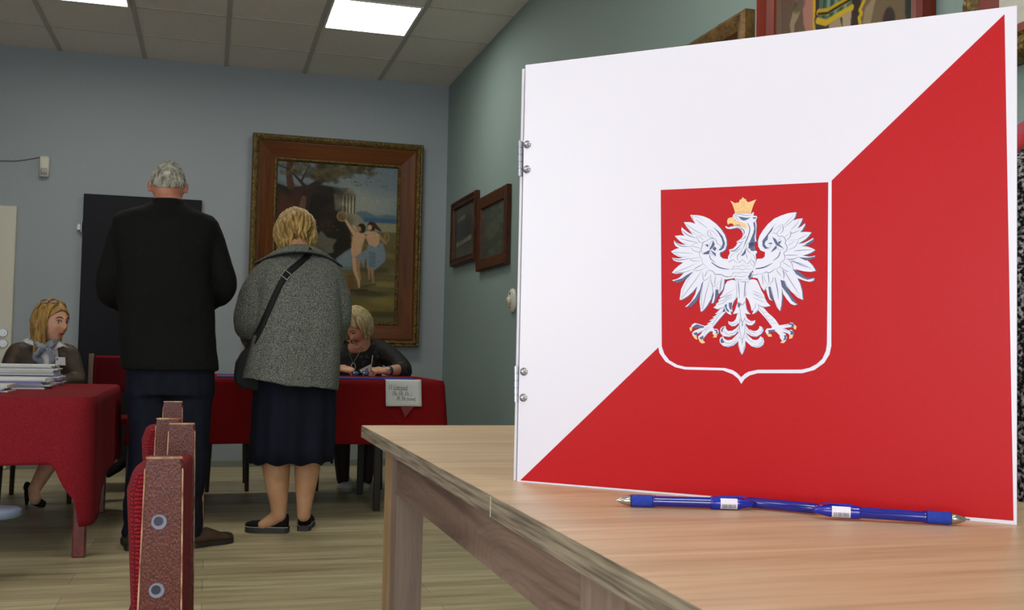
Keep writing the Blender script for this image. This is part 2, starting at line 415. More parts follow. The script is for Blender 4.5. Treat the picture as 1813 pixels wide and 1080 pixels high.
# dark door
m_navy = mat('dark navy board', (.06, .06, .10), .6, spec=.25, var=.08, vscale=6)
d2 = struct('door_2', MB().box((-.895, YB-.04, .03), (-.092, YB-.002, 1.943), bev=.004), m_navy, label='plain dark navy door behind the man in the black jacket')
c = at_y(145, 402, YB-.03); h = MB().cyl(c+Vector((-.004, 0, -.035)), c+Vector((-.004, 0, .035)), .008, 12); h.box(c+Vector((-.03, -.004, -.02)), c+Vector((-.006, .02, .02)))
obj('hinge', h, m_steel, d2)

# motion sensor and its cable
m_plastic = mat('ivory plastic', (.83, .82, .77), .45)
c = at_y(80, 297, YB); t = thing('motion_sensor', 'small white motion sensor high on the wall above the seated blonde woman', 'sensor', (c.x, YB, c.z))
obj('housing', MB().loft([(c.x, YB-.022, c.z-.07, .022, .016, 4), (c.x, YB-.025, c.z-.062, .031, .0245, 4), (c.x, YB-.028, c.z+.06, .033, .0275, 4), (c.x, YB-.022, c.z+.076, .028, .02, 4)]), m_plastic, t, True)
obj('lens', MB().loft([(c.x, YB-.045, c.z-.055, .02, .012, 3), (c.x, YB-.048, c.z-.03, .023, .0125, 3), (c.x, YB-.047, c.z-.01, .022, .011, 3)]), mat('sensor lens', (.66, .66, .64), .3), t, True)
pts = [at_y(px, py, YB-.006) for px, py in ((-60, 290), (-30, 287), (0, 284.5), (25, 285), (50, 282), (73, 278))]
tag(obj('cable', MB().tube(spline(pts), .0035, 8), mat('grey cable', (.42, .43, .44), .6), smooth=True), 'thin grey cable running along the wall to the motion sensor', 'cable')

# round switch on the right wall
c = Vector((XR, 5.99, 1.195)); t = thing('wall_switch', 'round white switch on the teal wall beside the voting screen', 'switch', c)
obj('base_plate', MB().tube([c, c-Vector((.012, 0, 0)), c-Vector((.022, 0, 0))], [.072, .072, .06], 28), m_plastic, t, True)
obj('knob', MB().tube([c-Vector((.022, 0, 0)), c-Vector((.04, 0, 0))], [.024, .02], 20), m_plastic, t, True)
for dz in (.042, -.042): obj('screw', MB().cyl(c+Vector((-.0195, 0, dz)), c+Vector((-.026, 0, dz)), .007, 10), m_steel, t)

# ------------------------------------------------------------------ large painting on the back wall
m_gilt = mat('old gilt', (.50, .41, .19), .42, metal=.35, col2=(.25, .19, .08), vscale=70, bump=.8, bscale=90)
m_mahog = woodmat('mahogany veneer', (.43, .24, .08), (.30, .15, .045), 'X', .5, .45, spec=.25)
m_mahogv = woodmat('mahogany veneer upright', (.43, .24, .08), (.30, .15, .045), 'Z', .5, .45, spec=.25)
O = Vector((.254, YB-.004, 2.462)); W_, H_ = 1.278, 1.558
U, V, Nn = Vector((1, 0, 0)), Vector((0, 0, -1)), Vector((0, -1, 0))
t = thing('framed_painting', 'large mythological landscape painting in a wide mahogany and gilt frame', 'painting', (O.x+W_/2, YB, O.z-H_))
fm = MB(); frame_ring(fm, O, U, V, Nn, W_, H_, [(0, 0), (0, .075), (.008, .085), (.018, .083), (.03, .09), (.045, .078), (.047, .07)]); obj('outer_gilt_border', fm, m_gilt, t)
fm = MB(); frame_ring(fm, O, U, V, Nn, W_, H_, [(.047, .07), (.06, .073), (.165, .035)])
fo = obj('wooden_frame', fm, [m_mahog, m_mahogv], t, fix=False)
for p in fo.data.polygons:
    c_ = p.center
    if abs((c_.x-(O.x+W_/2))/W_) > abs((c_.z-(O.z-H_/2))/H_): p.material_index = 1
fm = MB(); frame_ring(fm, O, U, V, Nn, W_, H_, [(.165, .035), (.167, .042), (.176, .044), (.186, .03), (.188, .02)]); obj('inner_gilt_border', fm, m_gilt, t)
P = Paint(210, 285, (.40, .45, .47))
def q(x, y): return ((x-38)/727, (y-45)/985)
def qs(*a): return [q(*p) for p in a]
P.ell(*q(620, 250), .28, .13, (.49, .52, .50), .8, .9); P.ell(*q(520, 300), .2, .08, (.52, .53, .49), .7, .9); P.ell(*q(690, 120), .22, .1, (.38, .43, .46), .8, .9)
P.poly(qs((490, 372), (520, 335), (570, 330), (640, 358), (700, 345), (770, 352), (770, 400), (480, 400)), (.30, .37, .41), .9, 3)
P.poly(qs((440, 375), (770, 372), (770, 405), (440, 400)), (.22, .33, .44), 1, 1)
P.poly(qs((440, 398), (770, 402), (770, 470), (660, 455), (560, 440), (440, 450)), (.50, .49, .38), .9, 2)
P.poly(qs((380, 470), (770, 455), (770, 1035), (30, 1035), (30, 600)), (.36, .33, .21), 1, 2)
P.blobs(60, (.45, .45, 1.02, 1.0), (.03, .11), [(.42, .39, .24), (.29, .26, .16), (.46, .43, .28), (.33, .31, .19)], .4, .35)
for (x, y, rx, ry, c_) in ((700, 790, .12, .018, (.50, .45, .28)), (640, 700, .14, .02, (.24, .21, .13)), (600, 850, .18, .02, (.20, .18, .11)), (720, 900, .12, .03, (.48, .42, .22)), (590, 940, .2, .03, (.42, .36, .17)), (680, 980, .2, .02, (.22, .2, .11))): P.ell(*q(x, y), rx, ry, c_, .7, .8)
# temple
P.poly(qs((365, 215), (430, 190), (478, 188), (508, 232), (508, 372), (365, 372)), (.42, .41, .35))
P.poly(qs((430, 228), (478, 180), (512, 232)), (.50, .48, .41)); P.poly(qs((360, 195), (470, 190), (430, 232), (365, 228)), (.36, .36, .31))
for x in (433, 456, 474, 494): P.poly(qs((x-5, 240), (x+6, 240), (x+6, 352), (x-5, 352)), (.58, .56, .47)); P.line(qs((x+9, 245), (x+9, 350)), .004, (.25, .25, .22))
P.poly(qs((380, 352), (520, 352), (560, 385), (560, 400), (380, 400)), (.48, .47, .40), 1, 1)
# tree and dark thicket
dk = [(.09, .085, .06), (.14, .11, .07), (.12, .11, .08), (.20, .13, .09), (.08, .08, .06)]
P.poly(qs((30, 185), (120, 210), (200, 190), (300, 180), (370, 190), (380, 260), (385, 330), (440, 380), (480, 440), (490, 560), (440, 640), (300, 700), (30, 760)), (.14, .12, .09), 1, 2)
P.blobs(120, (0, .16, .58, .62), (.03, .09), dk, .5, .8)
P.blobs(26, (0, .2, .2, .36), (.02, .06), [(.30, .17, .12), (.22, .13, .10)], .4)
P.line(qs((115, 30), (105, 110), (120, 200)), [.03, .024, .03], (.27, .18, .13)); P.line(qs((200, 350), (215, 260), (250, 190), (310, 150), (400, 90)), [.04, .035, .026, .02, .008], (.17, .12, .09))
P.line(qs((215, 210), (160, 150), (110, 100), (40, 70)), [.016, .01, .007, .003], (.18, .13, .10)); P.line(qs((180, 170), (205, 110), (230, 60)), [.01, .007, .004], (.18, .13, .10))
P.line(qs((188, 340), (200, 270)), [.03, .02], (.34, .25, .18))
for bx in ((.0, .0, .62, .09), (.3, .0, .8, .05), (.28, .05, .5, .12)): P.blobs(90, bx, (.008, .035), [(.22, .20, .12), (.30, .27, .16), (.16, .15, .10), (.35, .30, .17)], .55, .7)
P.blobs(40, (.6, .03, .9, .13), (.004, .014), [(.33, .29, .18), (.27, .24, .16)], .6, .6)
P.blobs(40, (.05, .3, .55, .5), (.003, .008), [(.40, .35, .22), (.35, .2, .14)], .5)
# horse head and rocks at the left of the dancers
P.poly(qs((280, 500), (310, 470), (345, 510), (400, 520), (380, 560), (385, 600), (350, 610), (300, 560)), (.36, .34, .29), .9, 2); P.ell(*q(300, 560), .06, .06, (.33, .31, .27), .8, .7)
P.poly(qs((400, 640), (470, 580), (520, 560), (520, 700), (440, 710)), (.36, .40, .40), .9, 2)
P.poly(qs((470, 740), (510, 735), (515, 850), (480, 850)), (.38, .26, .15), .9, 2)
# two dancing figures with tambourines
sk, sk2, dr, dr2, hr = (.68, .55, .42), (.56, .43, .32), (.42, .47, .50), (.33, .38, .42), (.16, .11, .09)
P.line(qs((452, 395), (480, 440), (510, 478)), [.010, .012, .018], sk); P.line(qs((500, 430), (530, 460)), .010, sk)
P.poly(qs((497, 490), (520, 462), (560, 465), (577, 490), (560, 540), (552, 590), (545, 650), (500, 650), (488, 590)), sk, 1, 1)
P.line(qs((515, 640), (520, 710), (540, 770), (545, 812)), [.026, .02, .012, .007], sk); P.line(qs((535, 640), (535, 700), (550, 760)), [.02, .014, .008], sk2)
P.poly(qs((508, 625), (560, 590), (600, 560), (575, 640), (570, 690), (545, 640)), dr, .95, 1); P.poly(qs((400, 645), (450, 600), (492, 580), (492, 640), (500, 680), (440, 690)), dr, .8, 2)
P.ell(*q(550, 440), .036, .032, hr, 1, .3); P.ell(*q(535, 446), .018, .017, sk2, 1, .3)
P.poly(qs((578, 500), (590, 455), (640, 460), (668, 480), (660, 530), (640, 560), (605, 560)), sk, 1, 1); P.line(qs((575, 470), (600, 462)), .01, sk)
P.poly(qs((590, 540), (640, 556), (680, 520), (700, 590), (700, 640), (650, 690), (620, 710), (590, 690), (580, 610)), dr, 1, 1); P.poly(qs((600, 580), (640, 590), (640, 680), (600, 690)), dr2, .7, 2)
P.line(qs((620, 700), (630, 780)), [.014, .006], sk2); P.line(qs((600, 690), (605, 760)), [.012, .005], sk2)
P.ell(*q(610, 425), .036, .03, hr, 1, .3); P.line(qs((625, 415), (665, 450)), [.02, .008], (.26, .15, .11)); P.ell(*q(600, 432), .018, .017, sk, 1, .3); P.line(qs((665, 490), (700, 530)), [.012, .008], sk2)
for (x, y, rx, ry) in ((430, 372, .04, .03), (705, 492, .02, .028)):
    a = [(q(x, y)[0]+rx*math.cos(i*PI/10), q(x, y)[1]+ry*math.sin(i*PI/10)) for i in range(21)]; P.ell(*q(x, y), rx, ry, (.42, .38, .28), .6, .2); P.line(a, .004, (.55, .44, .25))
P.line(qs((560, 812), (640, 790)), .012, (.18, .16, .1), .5); P.line(qs((590, 830), (500, 835)), .012, (.15, .13, .09), .6)
P.a = np.clip(P.a*1.12, 0, 1)
P.grain(.10)
P.mesh('canvas', O+U*.186+V*.186+Nn*.021, U*(W_-.372), V*(H_-.372), attrmat('canvas paint', .45), t)

# ------------------------------------------------------------------ pictures on the right wall
m_dwood = woodmat('dark walnut', (.31, .17, .09), (.19, .10, .055), 'Y', .5, .45, spec=.25)
m_rwood = woodmat('red brown frame wood', (.50, .16, .09), (.38, .11, .06), 'Z', .5, .32)
Ur, Vr, Nr = Vector((0, -1, 0)), Vector((0, 0, -1)), Vector((-1, 0, 0))
def wall_picture(label, y0, z1_, y1, z0_, prof_all, canvas, name='framed_picture', tilt=0):
    """prof_all = [(part name, material, profile)], canvas = (Paint, inset, height)"""
    O_ = Vector((XR-.002, y0, z1_)); W, H = y0-y1, z1_-z0_
    t_ = thing(name, label, 'picture', (XR, (y0+y1)/2, z0_))
    for nm, mt, pr in prof_all:
        b = MB(); frame_ring(b, O_, Ur, Vr, Nr, W, H, pr); obj(nm, b, mt, t_, fix=False)
    p_, ins, h_ = canvas
    p_.mesh('picture', O_+Ur*ins+Vr*ins+Nr*h_, Ur*(W-2*ins), Vr*(H-2*ins), attrmat('framed print', .25), t_)
    return t_
P1 = Paint(60, 90, (.30, .30, .26)); P1.ell(.5, .5, .4, .35, (.17, .19, .19), .9, .7); P1.poly([(.15, .22), (.5, .17), (.5, .26), (.15, .3)], (.40, .40, .33), .8, 2); P1.poly([(.1, .68), (.8, .62), (.8, .71), (.1, .77)], (.46, .45, .36), .9, 1); P1.blobs(30, (.1, .25, .8, .7), (.03, .08), [(.14, .17, .18), (.22, .24, .22)], .5); P1.grain(.06)
t1 = wall_picture('narrow framed old document nearest the room corner on the teal wall', 7.604, 1.985, 6.862, 1.508,
    [('frame', m_dwood, [(0, 0), (0, .03), (.012, .038), (.03, .026), (.05, .03), (.055, .012)])], (P1, .055, .012))
P2 = Paint(60, 80, (.25, .28, .24)); P2.blobs(60, (0, 0, 1, 1), (.04, .14), [(.20, .23, .19), (.30, .33, .29), (.23, .28, .26)], .4); P2.ell(.5, .5, .3, .14, (.33, .34, .29), .5, .9); P2.grain(.06)
t2 = wall_picture('framed dark print in a plain wide brown frame, second from the room corner', 6.817, 1.912, 6.08, 1.42,
    [('frame', mat('brown frame', (.31, .175, .09), .5, spec=.25, col2=(.23, .125, .065), vscale=20), [(0, 0), (0, .028), (.01, .034), (.075, .026), (.08, .012)])], (P2, .08, .012))
b = MB()
for k_ in range(8): pass
cc = Vector((XR-.01, 6.43, 1.918)); b.tube([cc+Vector((0, .012*math.cos(a), .012*math.sin(a))) for a in np.linspace(0, 2*PI, 13)], .0025, 6); obj('hanging_ring', b, m_steel, t2)
P3 = Paint(20, 20, (.2, .2, .17))
m_gold2 = mat('worn gold wood', (.50, .38, .18), .4, metal=.2, col2=(.36, .25, .11), vscale=30, bump=.4, bscale=60)
t3 = wall_picture('small gold framed picture whose corner shows above the voting screen', 3.72, 2.07, 3.125, 1.66,
    [('outer_frame', m_gold2, [(0, 0), (0, .035), (.015, .045), (.06, .03)]), ('inner_frame', m_dwood, [(.06, .03), (.08, .022), (.085, .012)])], (P3, .085, .012))
cc = Vector((XR-.012, 3.36, 2.078)); b = MB().tube([cc+Vector((0, .012*math.cos(a), .012*math.sin(a))) for a in np.linspace(0, 2*PI, 13)], .0025, 6); obj('hanging_ring', b, m_steel, t3)
# big print: lower part of a standing figure in a green tunic trimmed with yellow
ya, yb_, za, zb = 3.035, 2.205, 2.62, 1.60; ins = .07
P4 = Paint(240, 320, (.40, .33, .28))
def r4(x, y):
    p = at_x(1370+x/6.715, y/6.715, XR-.02); return ((ya-ins-p.y)/(ya-yb_-2*ins), (za-ins-p.z)/(za-zb-2*ins))
def rs(*a): return [r4(*p) for p in a]
P4.poly(rs((70, -900), (1640, -900), (1640, 600), (70, 600)), (.36, .29, .24))
P4.poly(rs((480, -900), (1050, -900), (1050, 500), (480, 500)), (.20, .17, .15), 1, 1)
P4.poly(rs((1040, -900), (1640, -900), (1640, 500), (1000, 500)), (.42, .36, .28), 1, 2)
P4.poly(rs((1030, 300), (1060, 100), (1130, 0), (1200, -60), (1160, 100), (1120, 300)), (.55, .48, .38), 1, 1)
P4.poly(rs((1260, 420), (1270, 200), (1310, 90), (1360, 70), (1410, 130), (1430, 300), (1430, 420)), (.22, .19, .18), 1, 2)
P4.poly(rs((1420, 420), (1430, 200), (1450, 60), (1530, 60), (1540, 420)), (.42, .36, .30), .8, 2); P4.poly(rs((1540, 420), (1535, -100), (1640, -100), (1640, 420)), (.20, .22, .20), 1, 1)
P4.poly(rs((235, 0), (450, -60), (450, 420), (360, 380), (330, 250), (330, 120)), (.60, .42, .38), 1, 2)
P4.line(rs((300, 60), (240, 170), (200, 280), (205, 380)), [.02, .03, .02, .014], (.52, .47, .37)); P4.ell(*r4(280, 60), .05, .025, (.30, .27, .22), .8, .5)
P4.poly(rs((440, -900), (480, -900), (475, 100), (460, 250), (480, 360), (445, 360)), (.72, .58, .14))
P4.poly(rs((505, 240), (520, 100), (540, -900), (990, -900), (900, 100), (760, 170), (600, 275)), (.28, .38, .31), 1, 1)
for x in (600, 690, 800): P4.line(rs((x, -300), (x-20, 60), (x-30, 200)), .010, (.16, .22, .20), .7); P4.line(rs((x+45, -300), (x+30, 60), (x+20, 160)), .010, (.46, .56, .50), .7)
P4.line(rs((510, 140), (620, 130), (740, 60), (880, -20)), .014, (.68, .56, .12)); P4.line(rs((510, 160), (620, 150), (740, 75), (900, -15)), .006, (.12, .12, .08))
P4.line(rs((500, 240), (600, 265), (760, 170), (905, 85)), .014, (.72, .60, .12)); P4.line(rs((1080, -60), (1000, 110), (1020, 160), (990, 200), (1005, 290)), .009, (.72, .60, .12))
P4.poly(rs((630, 290), (760, 190), (790, 320), (640, 360)), (.58, .50, .42), 1, 1); P4.poly(rs((790, 180), (900, 120), (890, 320), (800, 330)), (.62, .54, .45), 1, 1)
P4.grain(.05)
wall_picture('large icon-like print with a green and yellow tunic in a red-brown frame above the screen', ya, za, yb_, zb,
    [('frame', m_rwood, [(0, 0), (0, .04), (.012, .05), (.05, .036), (.07, .02), (.072, .01)])], (P4, ins, .012))
P5 = Paint(80, 60, (.80, .79, .75))
for yy in np.linspace(.05, .95, 16): P5.line([(x, yy+.008*math.sin(x*40)) for x in np.linspace(.02, .98, 24)], .004, (.70, .69, .66), .7)
P5.line([(.08, .48), (.3, .47)], .012, (.2, .2, .2)); P5.poly([(.3, .1), (.7, .1), (.7, .4), (.3, .4)], (.55, .5, .42), .6, 2)
t5 = wall_picture('ornate gilt frame around a pale sheet at the top right corner of the photo', 2.052, 2.35, 1.15, 1.565,
    [('gilt_frame', m_gilt, [(0, 0), (0, .035), (.01, .05), (.03, .058), (.05, .045), (.058, .05)]), ('red_brown_slip', m_rwood, [(.058, .05), (.085, .028), (.09, .02)])], (P5, .09, .02))
b = MB(); rg = random.Random(2)
for i in range(70):
    u = rg.uniform(.01, .04)
    yy = 2.052-i*.9/70; c_ = Vector((XR-.052, yy, 1.565+u)); b.sphere(c_, (.008, .014, .009), 8, 0, Matrix.Rotation(rg.uniform(-1, 1), 3, 'X'))
for i in range(55): c_ = Vector((XR-.052, 2.052-rg.uniform(.01, .04), 1.58+i*.76/55)); b.sphere(c_, (.008, .009, .014), 8, 0, Matrix.Rotation(rg.uniform(-1, 1), 3, 'X'))
obj('carved_ornament', b, m_gilt, t5, True)
# ------------------------------------------------------------------ near table
TZ = .75
m_top = woodmat('sonoma oak top', (.84, .73, .60), (.73, .61, .48), 'X', .7, .38, spec=.4)
m_edge = mat('grey oak edging', (.38, .345, .30), .5, col2=(.60, .55, .48), vscale=260, stretch=(1, .035, 1), spec=.3)
m_apr = woodmat('grey brown oak apron', (.56, .47, .42), (.36, .29, .27), 'Y', .45, .5, ringy=1.0)
m_leg = woodmat('grey brown oak leg', (.60, .52, .47), (.44, .37, .34), 'Z', .8, .5)
m_strip = woodmat('pale oak strip', (.70, .58, .42), (.60, .49, .36), 'Z', .8, .5)
TX0, TX1, TY0, TY1 = .282, .832, .05, 1.996
t = thing('table', 'light oak laminate table carrying the voting screen in the foreground', 'table', (.55, 1.0, 0))
obj('tabletop', MB().box((TX0+.0012, TY0, TZ-.022), (TX1, TY1, TZ)), m_top, t)
eb = MB().box((TX0, TY0, TZ-.0222), (TX0+.0012, TY1, TZ-.0006))
obj('edge_band', eb, m_edge, t)
obj('edge_joint', MB().box((TX0-.0004, 1.040, TZ-.022), (TX0, 1.0422, TZ-.001)), mat('glue line', (.74, .70, .62), .6), t)
AX = .320; az = at_x(704, 876, AX).z
zb_ = at_y(749, 925, 1.808)
LW = zb_.x-AX
AP = MB().box((AX, .875, az), (AX+.018, 1.808, TZ-.022)); obj('apron', AP, m_apr, t)
obj('apron', MB().box((AX, .12, az), (AX+.018, .772, TZ-.022)), m_apr, t)
obj('apron', MB().box((AX+LW, 1.88, az), (TX1-.1, 1.898, TZ-.022)), m_apr, t)
for yy0, yy1 in ((1.808, 1.865), (.772, .875)):
    L_ = obj('leg', MB().box((AX-.0, yy0, 0), (AX+LW, yy1, TZ-.022), bev=.001), m_leg, t)
    if yy0 > 1: obj('pale_side_board', MB().box((AX-.001, yy1, 0), (AX+LW, 1.93, TZ-.022)), m_strip, L_)
for yy0, yy1 in ((1.85, 1.93), (.772, .875)): obj('leg', MB().box((TX1-.09, yy0, 0), (TX1-.04, yy1, TZ-.022), bev=.001), m_leg, t)

# ------------------------------------------------------------------ voting screen
BL = Vector((.340, 1.144, TZ)); BR = Vector((.711, .790, TZ)); UU = (BR-BL).normalized(); BW = (BR-BL).length
NB = UU.cross(Vector((0, 0, 1)))                     # towards the camera side
if NB.y > 0: NB = -NB
BH = .480
PB = BL+NB*0
def bp(px, py, lay=0):
    """point of the board's printed face seen at that place of the photograph"""
    d = Vector(ray(px, py)); e = Vector(EYE); k = (BL-e).dot(NB)/d.dot(NB); return e+d*k+NB*lay
m_bw = mat('white screen board', (.855, .84, .885), .28, spec=.4)
m_red = mat('red print', (.69, .010, .055), .4, spec=.25, var=.03, vscale=300)
m_ewh = mat('emblem white', (.85, .85, .91), .35, spec=.3)
m_env = mat('emblem navy', (.33, .37, .50), .35, spec=.3)
m_ego = mat('emblem gold', (.92, .74, .52), .35, spec=.3)
m_edk = mat('emblem brown line', (.55, .42, .28), .4)
t = thing('voting_screen', 'white and red tabletop voting screen with a crowned white eagle emblem', 'voting screen', (BL+BR)/2)
TH = .0035
pan = MB().obox(BL-NB*TH, UU*BW, NB*TH, Vector((0, 0, BH)), 0, .0006)
fp = obj('front_panel', pan, m_bw, t)
# hinged rear wing, folded back from the left edge
dW = Vector((.62, .79, 0)).normalized()
ro = BL-NB*(TH+.004)-UU*.0035+Vector((0, 0, 0))
nW = dW.cross(Vector((0, 0, 1))); nW = nW if nW.y < 0 else -nW
rp = obj('rear_panel', MB().obox(ro-UU*.001, dW*.42, -nW*.0035, Vector((0, 0, BH-.002)), 0, .0006), m_bw, t)
def rpoly(pts, lay, mi, mb_): mb_.poly([bp(x, y, lay) for x, y in pts], mi)
redm = MB(); rpoly([(1778.5, 25), (1794.5, 922), (921, 850.5)], .00012, 0, redm)
obj('red_triangle', redm, m_red, fp)
E_ = lambda pts, lay: [bp(1150+x/2.843, 310+y/2.843, lay) for x, y in pts]
sh = MB()
sh.poly(E_([(44, 862), (50, 895), (80, 938), (130, 967), (180, 979), (370, 983), (420, 1003), (447, 1025), (462, 1051), (480, 1025), (505, 1008), (545, 997), (770, 997), (830, 981), (880, 945), (906, 903), (915, 860), (917, 20), (900, 36), (57, 75), (57, 850)], .00024), 0)
obj('shield_outline', sh, m_ewh, fp)
sh = MB()
sh.poly(E_([(57, 75), (900, 36), (897, 500), (893, 850), (888, 885), (870, 925), (840, 952), (805, 970), (765, 979), (545, 980), (500, 989), (480, 1000), (462, 1017), (440, 995), (420, 982), (380, 971), (180, 965), (140, 955), (100, 932), (75, 900), (62, 862)], .00036), 0)
obj('shield_field', sh, m_red, fp)

ZM = dict(A=(1180, 360, 9), B=(1180, 450, 9), H=(1270, 340, 10.8), T=(1270, 430, 10.8), C=(1330, 360, 9), D=(1330, 450, 9), L=(1210, 520, 9.818), M=(1310, 520, 9.818))
def G(s):
    """'A:860,780 935,740 B:190,190' -> photograph pixels"""
    out = []; z_ = None
    for tok in s.split():
        if ':' in tok: z_, tok = tok.split(':')
        a, b_ = map(float, tok.split(',')); o = ZM[z_]; out.append((o[0]+a/o[2], o[1]+b_/o[2]))
    return out
WHITE = {
'left wing': "A:860,780 905,765 940,735 962,660 960,590 930,500 870,410 790,325 690,250 600,210 510,190 380,185 405,240 465,325 380,300 280,300 320,375 370,440 425,505 340,460 275,410 245,380 240,430 260,480 290,515 220,510 135,520 180,575 240,625 310,665 230,655 170,630 120,592 125,640 150,685 205,712 140,730 75,768 120,810 180,845 270,870 180,880 90,868 110,905 160,930 270,942 B:190,190 130,245 88,298 150,312 280,300 210,375 160,400 92,415 110,428 200,422 330,345 400,290 300,430 235,560 212,728 250,725 340,670 420,600 495,510 460,640 390,760 298,838 350,838 440,770 500,690 548,600 530,760 550,920 590,895 650,820 720,700 760,590 755,650 720,790 755,770 790,690 810,580 838,635 900,560 920,480 925,400 960,402 1070,385 T:330,670 250,560 205,400 205,312 110,300 60,260 48,215 60,180",
'right wing': "C:95,885 180,880 215,850 225,780 150,750 115,690 108,610 135,520 190,430 270,330 370,245 480,195 600,155 722,143 705,215 670,275 740,250 822,240 800,300 770,355 735,405 800,370 840,335 860,318 858,360 830,410 780,460 870,455 962,463 920,520 870,570 800,615 750,645 830,635 900,605 950,575 990,550 985,590 950,630 880,665 800,682 900,690 970,715 1022,745 960,785 900,810 820,832 920,850 980,845 1022,832 1000,862 950,875 850,878 920,930 980,990 1028,1070 D:1028,265 950,282 850,274 700,240 760,310 850,365 920,400 1010,380 990,425 930,440 850,425 735,380 780,470 810,580 825,730 740,690 640,600 545,490 600,600 650,720 700,785 740,795 690,815 630,790 570,720 510,630 490,540 492,700 480,820 460,908 410,840 360,720 325,590 305,515 318,620 335,745 290,720 255,630 240,555 205,585 160,520 120,420 105,385 10,370 T:670,660 700,560 740,400 760,310",
'body': "H:345,400 305,440 290,490 330,560 400,690 450,715 480,760 492,800 485,850 460,890 370,950 385,985 350,1040 300,1085 T:228,130 242,200 210,260 200,360 215,460 250,560 290,620 330,675 365,745 605,745 615,690 660,650 700,560 732,450 745,330 735,220 768,172 722,140 708,60 H:715,950 750,945 738,880 748,700 752,620 738,550 745,530 765,480 752,458 690,455 703,400 688,378 672,405 650,412",
'tongue': "H:155,650 180,658 215,678 300,650 360,620 450,612 505,640 500,670 440,690 370,685 250,708 190,700 160,675",
'left thigh': "T:390,735 350,715 280,708 200,730 150,800 130,900 90,985 L:635,52 648,70 605,125 625,135 562,185 580,195 523,243 600,272 700,250 735,305 780,350 838,370 820,300 852,318 845,220 880,130 950,40",
'right thigh': "T:590,735 640,700 700,695 760,720 800,800 850,920 900,1000 912,1055 M:440,85 475,150 533,212 420,235 345,215 330,280 270,335 215,357 240,290 203,296 190,220 150,110 85,30",
'tail': "T:385,735 580,735 570,900 545,1060 M:100,60 100,160 120,270 150,320 192,356 125,352 92,340 105,480 108,640 98,780 95,920 65,1010 37,1062 L:1020,1065 985,1000 957,900 960,760 950,600 980,470 955,335 863,354 905,270 940,160 945,60",
'curl1': "L:780,475 820,492 870,488 915,440 945,330 1000,480 900,560 840,565 790,530", 'curl2': "L:640,640 650,600 680,575 735,560 740,605 775,645 850,645 920,600 990,520 990,600 900,710 800,750 690,735 650,690",
'curl3': "L:690,740 645,765 630,810 640,855 690,905 780,925 870,900 940,840 985,780 975,660 900,745 840,800 770,810 715,785", 'curl4': "M:268,458 262,505 210,550 140,545 70,480 95,350 130,430 190,475 230,475",
'curl5': "M:345,558 395,585 412,640 370,700 290,748 200,735 80,660 90,540 150,610 240,650 300,640 335,605", 'curl6': "M:360,738 405,770 425,830 405,890 350,928 290,937 200,910 90,810 95,670 170,750 230,800 290,805 330,785",
'left leg': "L:710,240 640,270 590,320 553,352 600,357 505,410 550,417 450,467 500,477 413,520 450,530 375,560 250,520 200,508 150,540 140,580 300,600 200,640 155,680 160,720 210,730 250,690 340,650 300,710 258,745 265,790 300,810 345,790 370,750 420,690 470,650 515,655 510,700 560,715 610,690 617,645 590,612 530,612 515,580 620,450 735,320",
'right leg': "M:340,210 420,250 500,340 560,390 620,450 665,520 690,550 850,525 880,498 930,510 950,545 940,590 880,580 760,600 850,640 890,625 935,650 935,710 870,730 840,690 730,660 800,705 818,760 800,820 740,825 700,770 690,720 620,650 540,660 470,710 440,650 470,605 550,600 560,575 450,430 328,295"}
NAVY = ["A:745,375 830,445 900,530 938,640 915,715 870,752 825,745 870,715 900,640 880,560 820,460", "A:750,590 775,660 745,705 702,742 688,730 715,680", "A:765,688 806,718 775,762 735,728", "A:700,742 790,800 792,848 740,800", "A:692,742 682,812 580,812 600,792", "A:615,660 672,653 665,702",
"C:410,308 330,400 255,500 180,600 183,680 225,728 300,712 250,700 215,650 235,605 265,580 272,510 330,440 370,350", "C:338,535 395,570 430,635 532,727 400,665 365,600", "C:430,620 487,592 465,640 440,655", "C:402,668 408,720 315,787 345,735", "C:268,635 330,625 336,658",
"H:412,470 480,480 560,495 645,488 560,535 510,548 450,522", "H:312,510 345,525 378,570 330,548", "H:690,590 718,565 735,640 738,760 715,870 725,930 705,1080 597,1080 605,1000 645,900 690,790 712,700", "T:597,0 705,0 712,100 728,150 690,160 645,150 610,60", "T:555,92 548,200 510,240 450,256 500,190", "H:672,488 750,480 735,510 700,512",
"T:690,520 685,572 660,565 665,600 652,650 605,698 592,650 630,580", "L:720,200 755,175 760,250 800,300 785,325 745,280", "L:790,160 850,150 838,290 800,250", "L:945,150 1000,185 975,240 950,235", "L:680,320 715,240 735,310",
"L:165,575 230,530 372,572 345,597 200,602", "L:170,690 235,665 258,700 210,722", "L:280,765 350,725 352,780 310,802", "L:528,625 590,625 607,685 565,700 575,660", "L:680,760 692,800 720,850 660,860 645,810", "L:655,640 680,590 725,575 690,620 680,680",
"M:860,510 940,520 947,590 890,580 905,545 850,540", "M:855,640 937,650 932,712 872,712 890,675", "M:770,720 812,722 805,800 750,815 778,770", "M:490,635 620,622 600,655 540,660 510,690",
"B:430,275 330,330 250,385 110,430 180,462 280,420 350,370", "B:590,425 560,480 540,560 460,700 330,840 400,835 480,760 545,640", "B:825,570 785,560 775,700 750,785 790,740 840,640", "D:470,410 530,425 600,600 735,790 655,750 600,660 490,520", "D:665,235 780,290 880,375 1005,385 900,408 820,380 720,320", "D:275,520 315,520 335,740 300,690", "C:755,860 900,868 1018,848 960,900 870,912", "M:105,90 120,230 180,350 120,270", "C:690,270 725,150 730,190 690,260", "C:780,345 825,245 830,280 790,345", "C:800,455 862,345 855,400 820,455", "C:890,555 962,470 965,490 910,560", "C:850,660 990,575 980,610 900,665"]
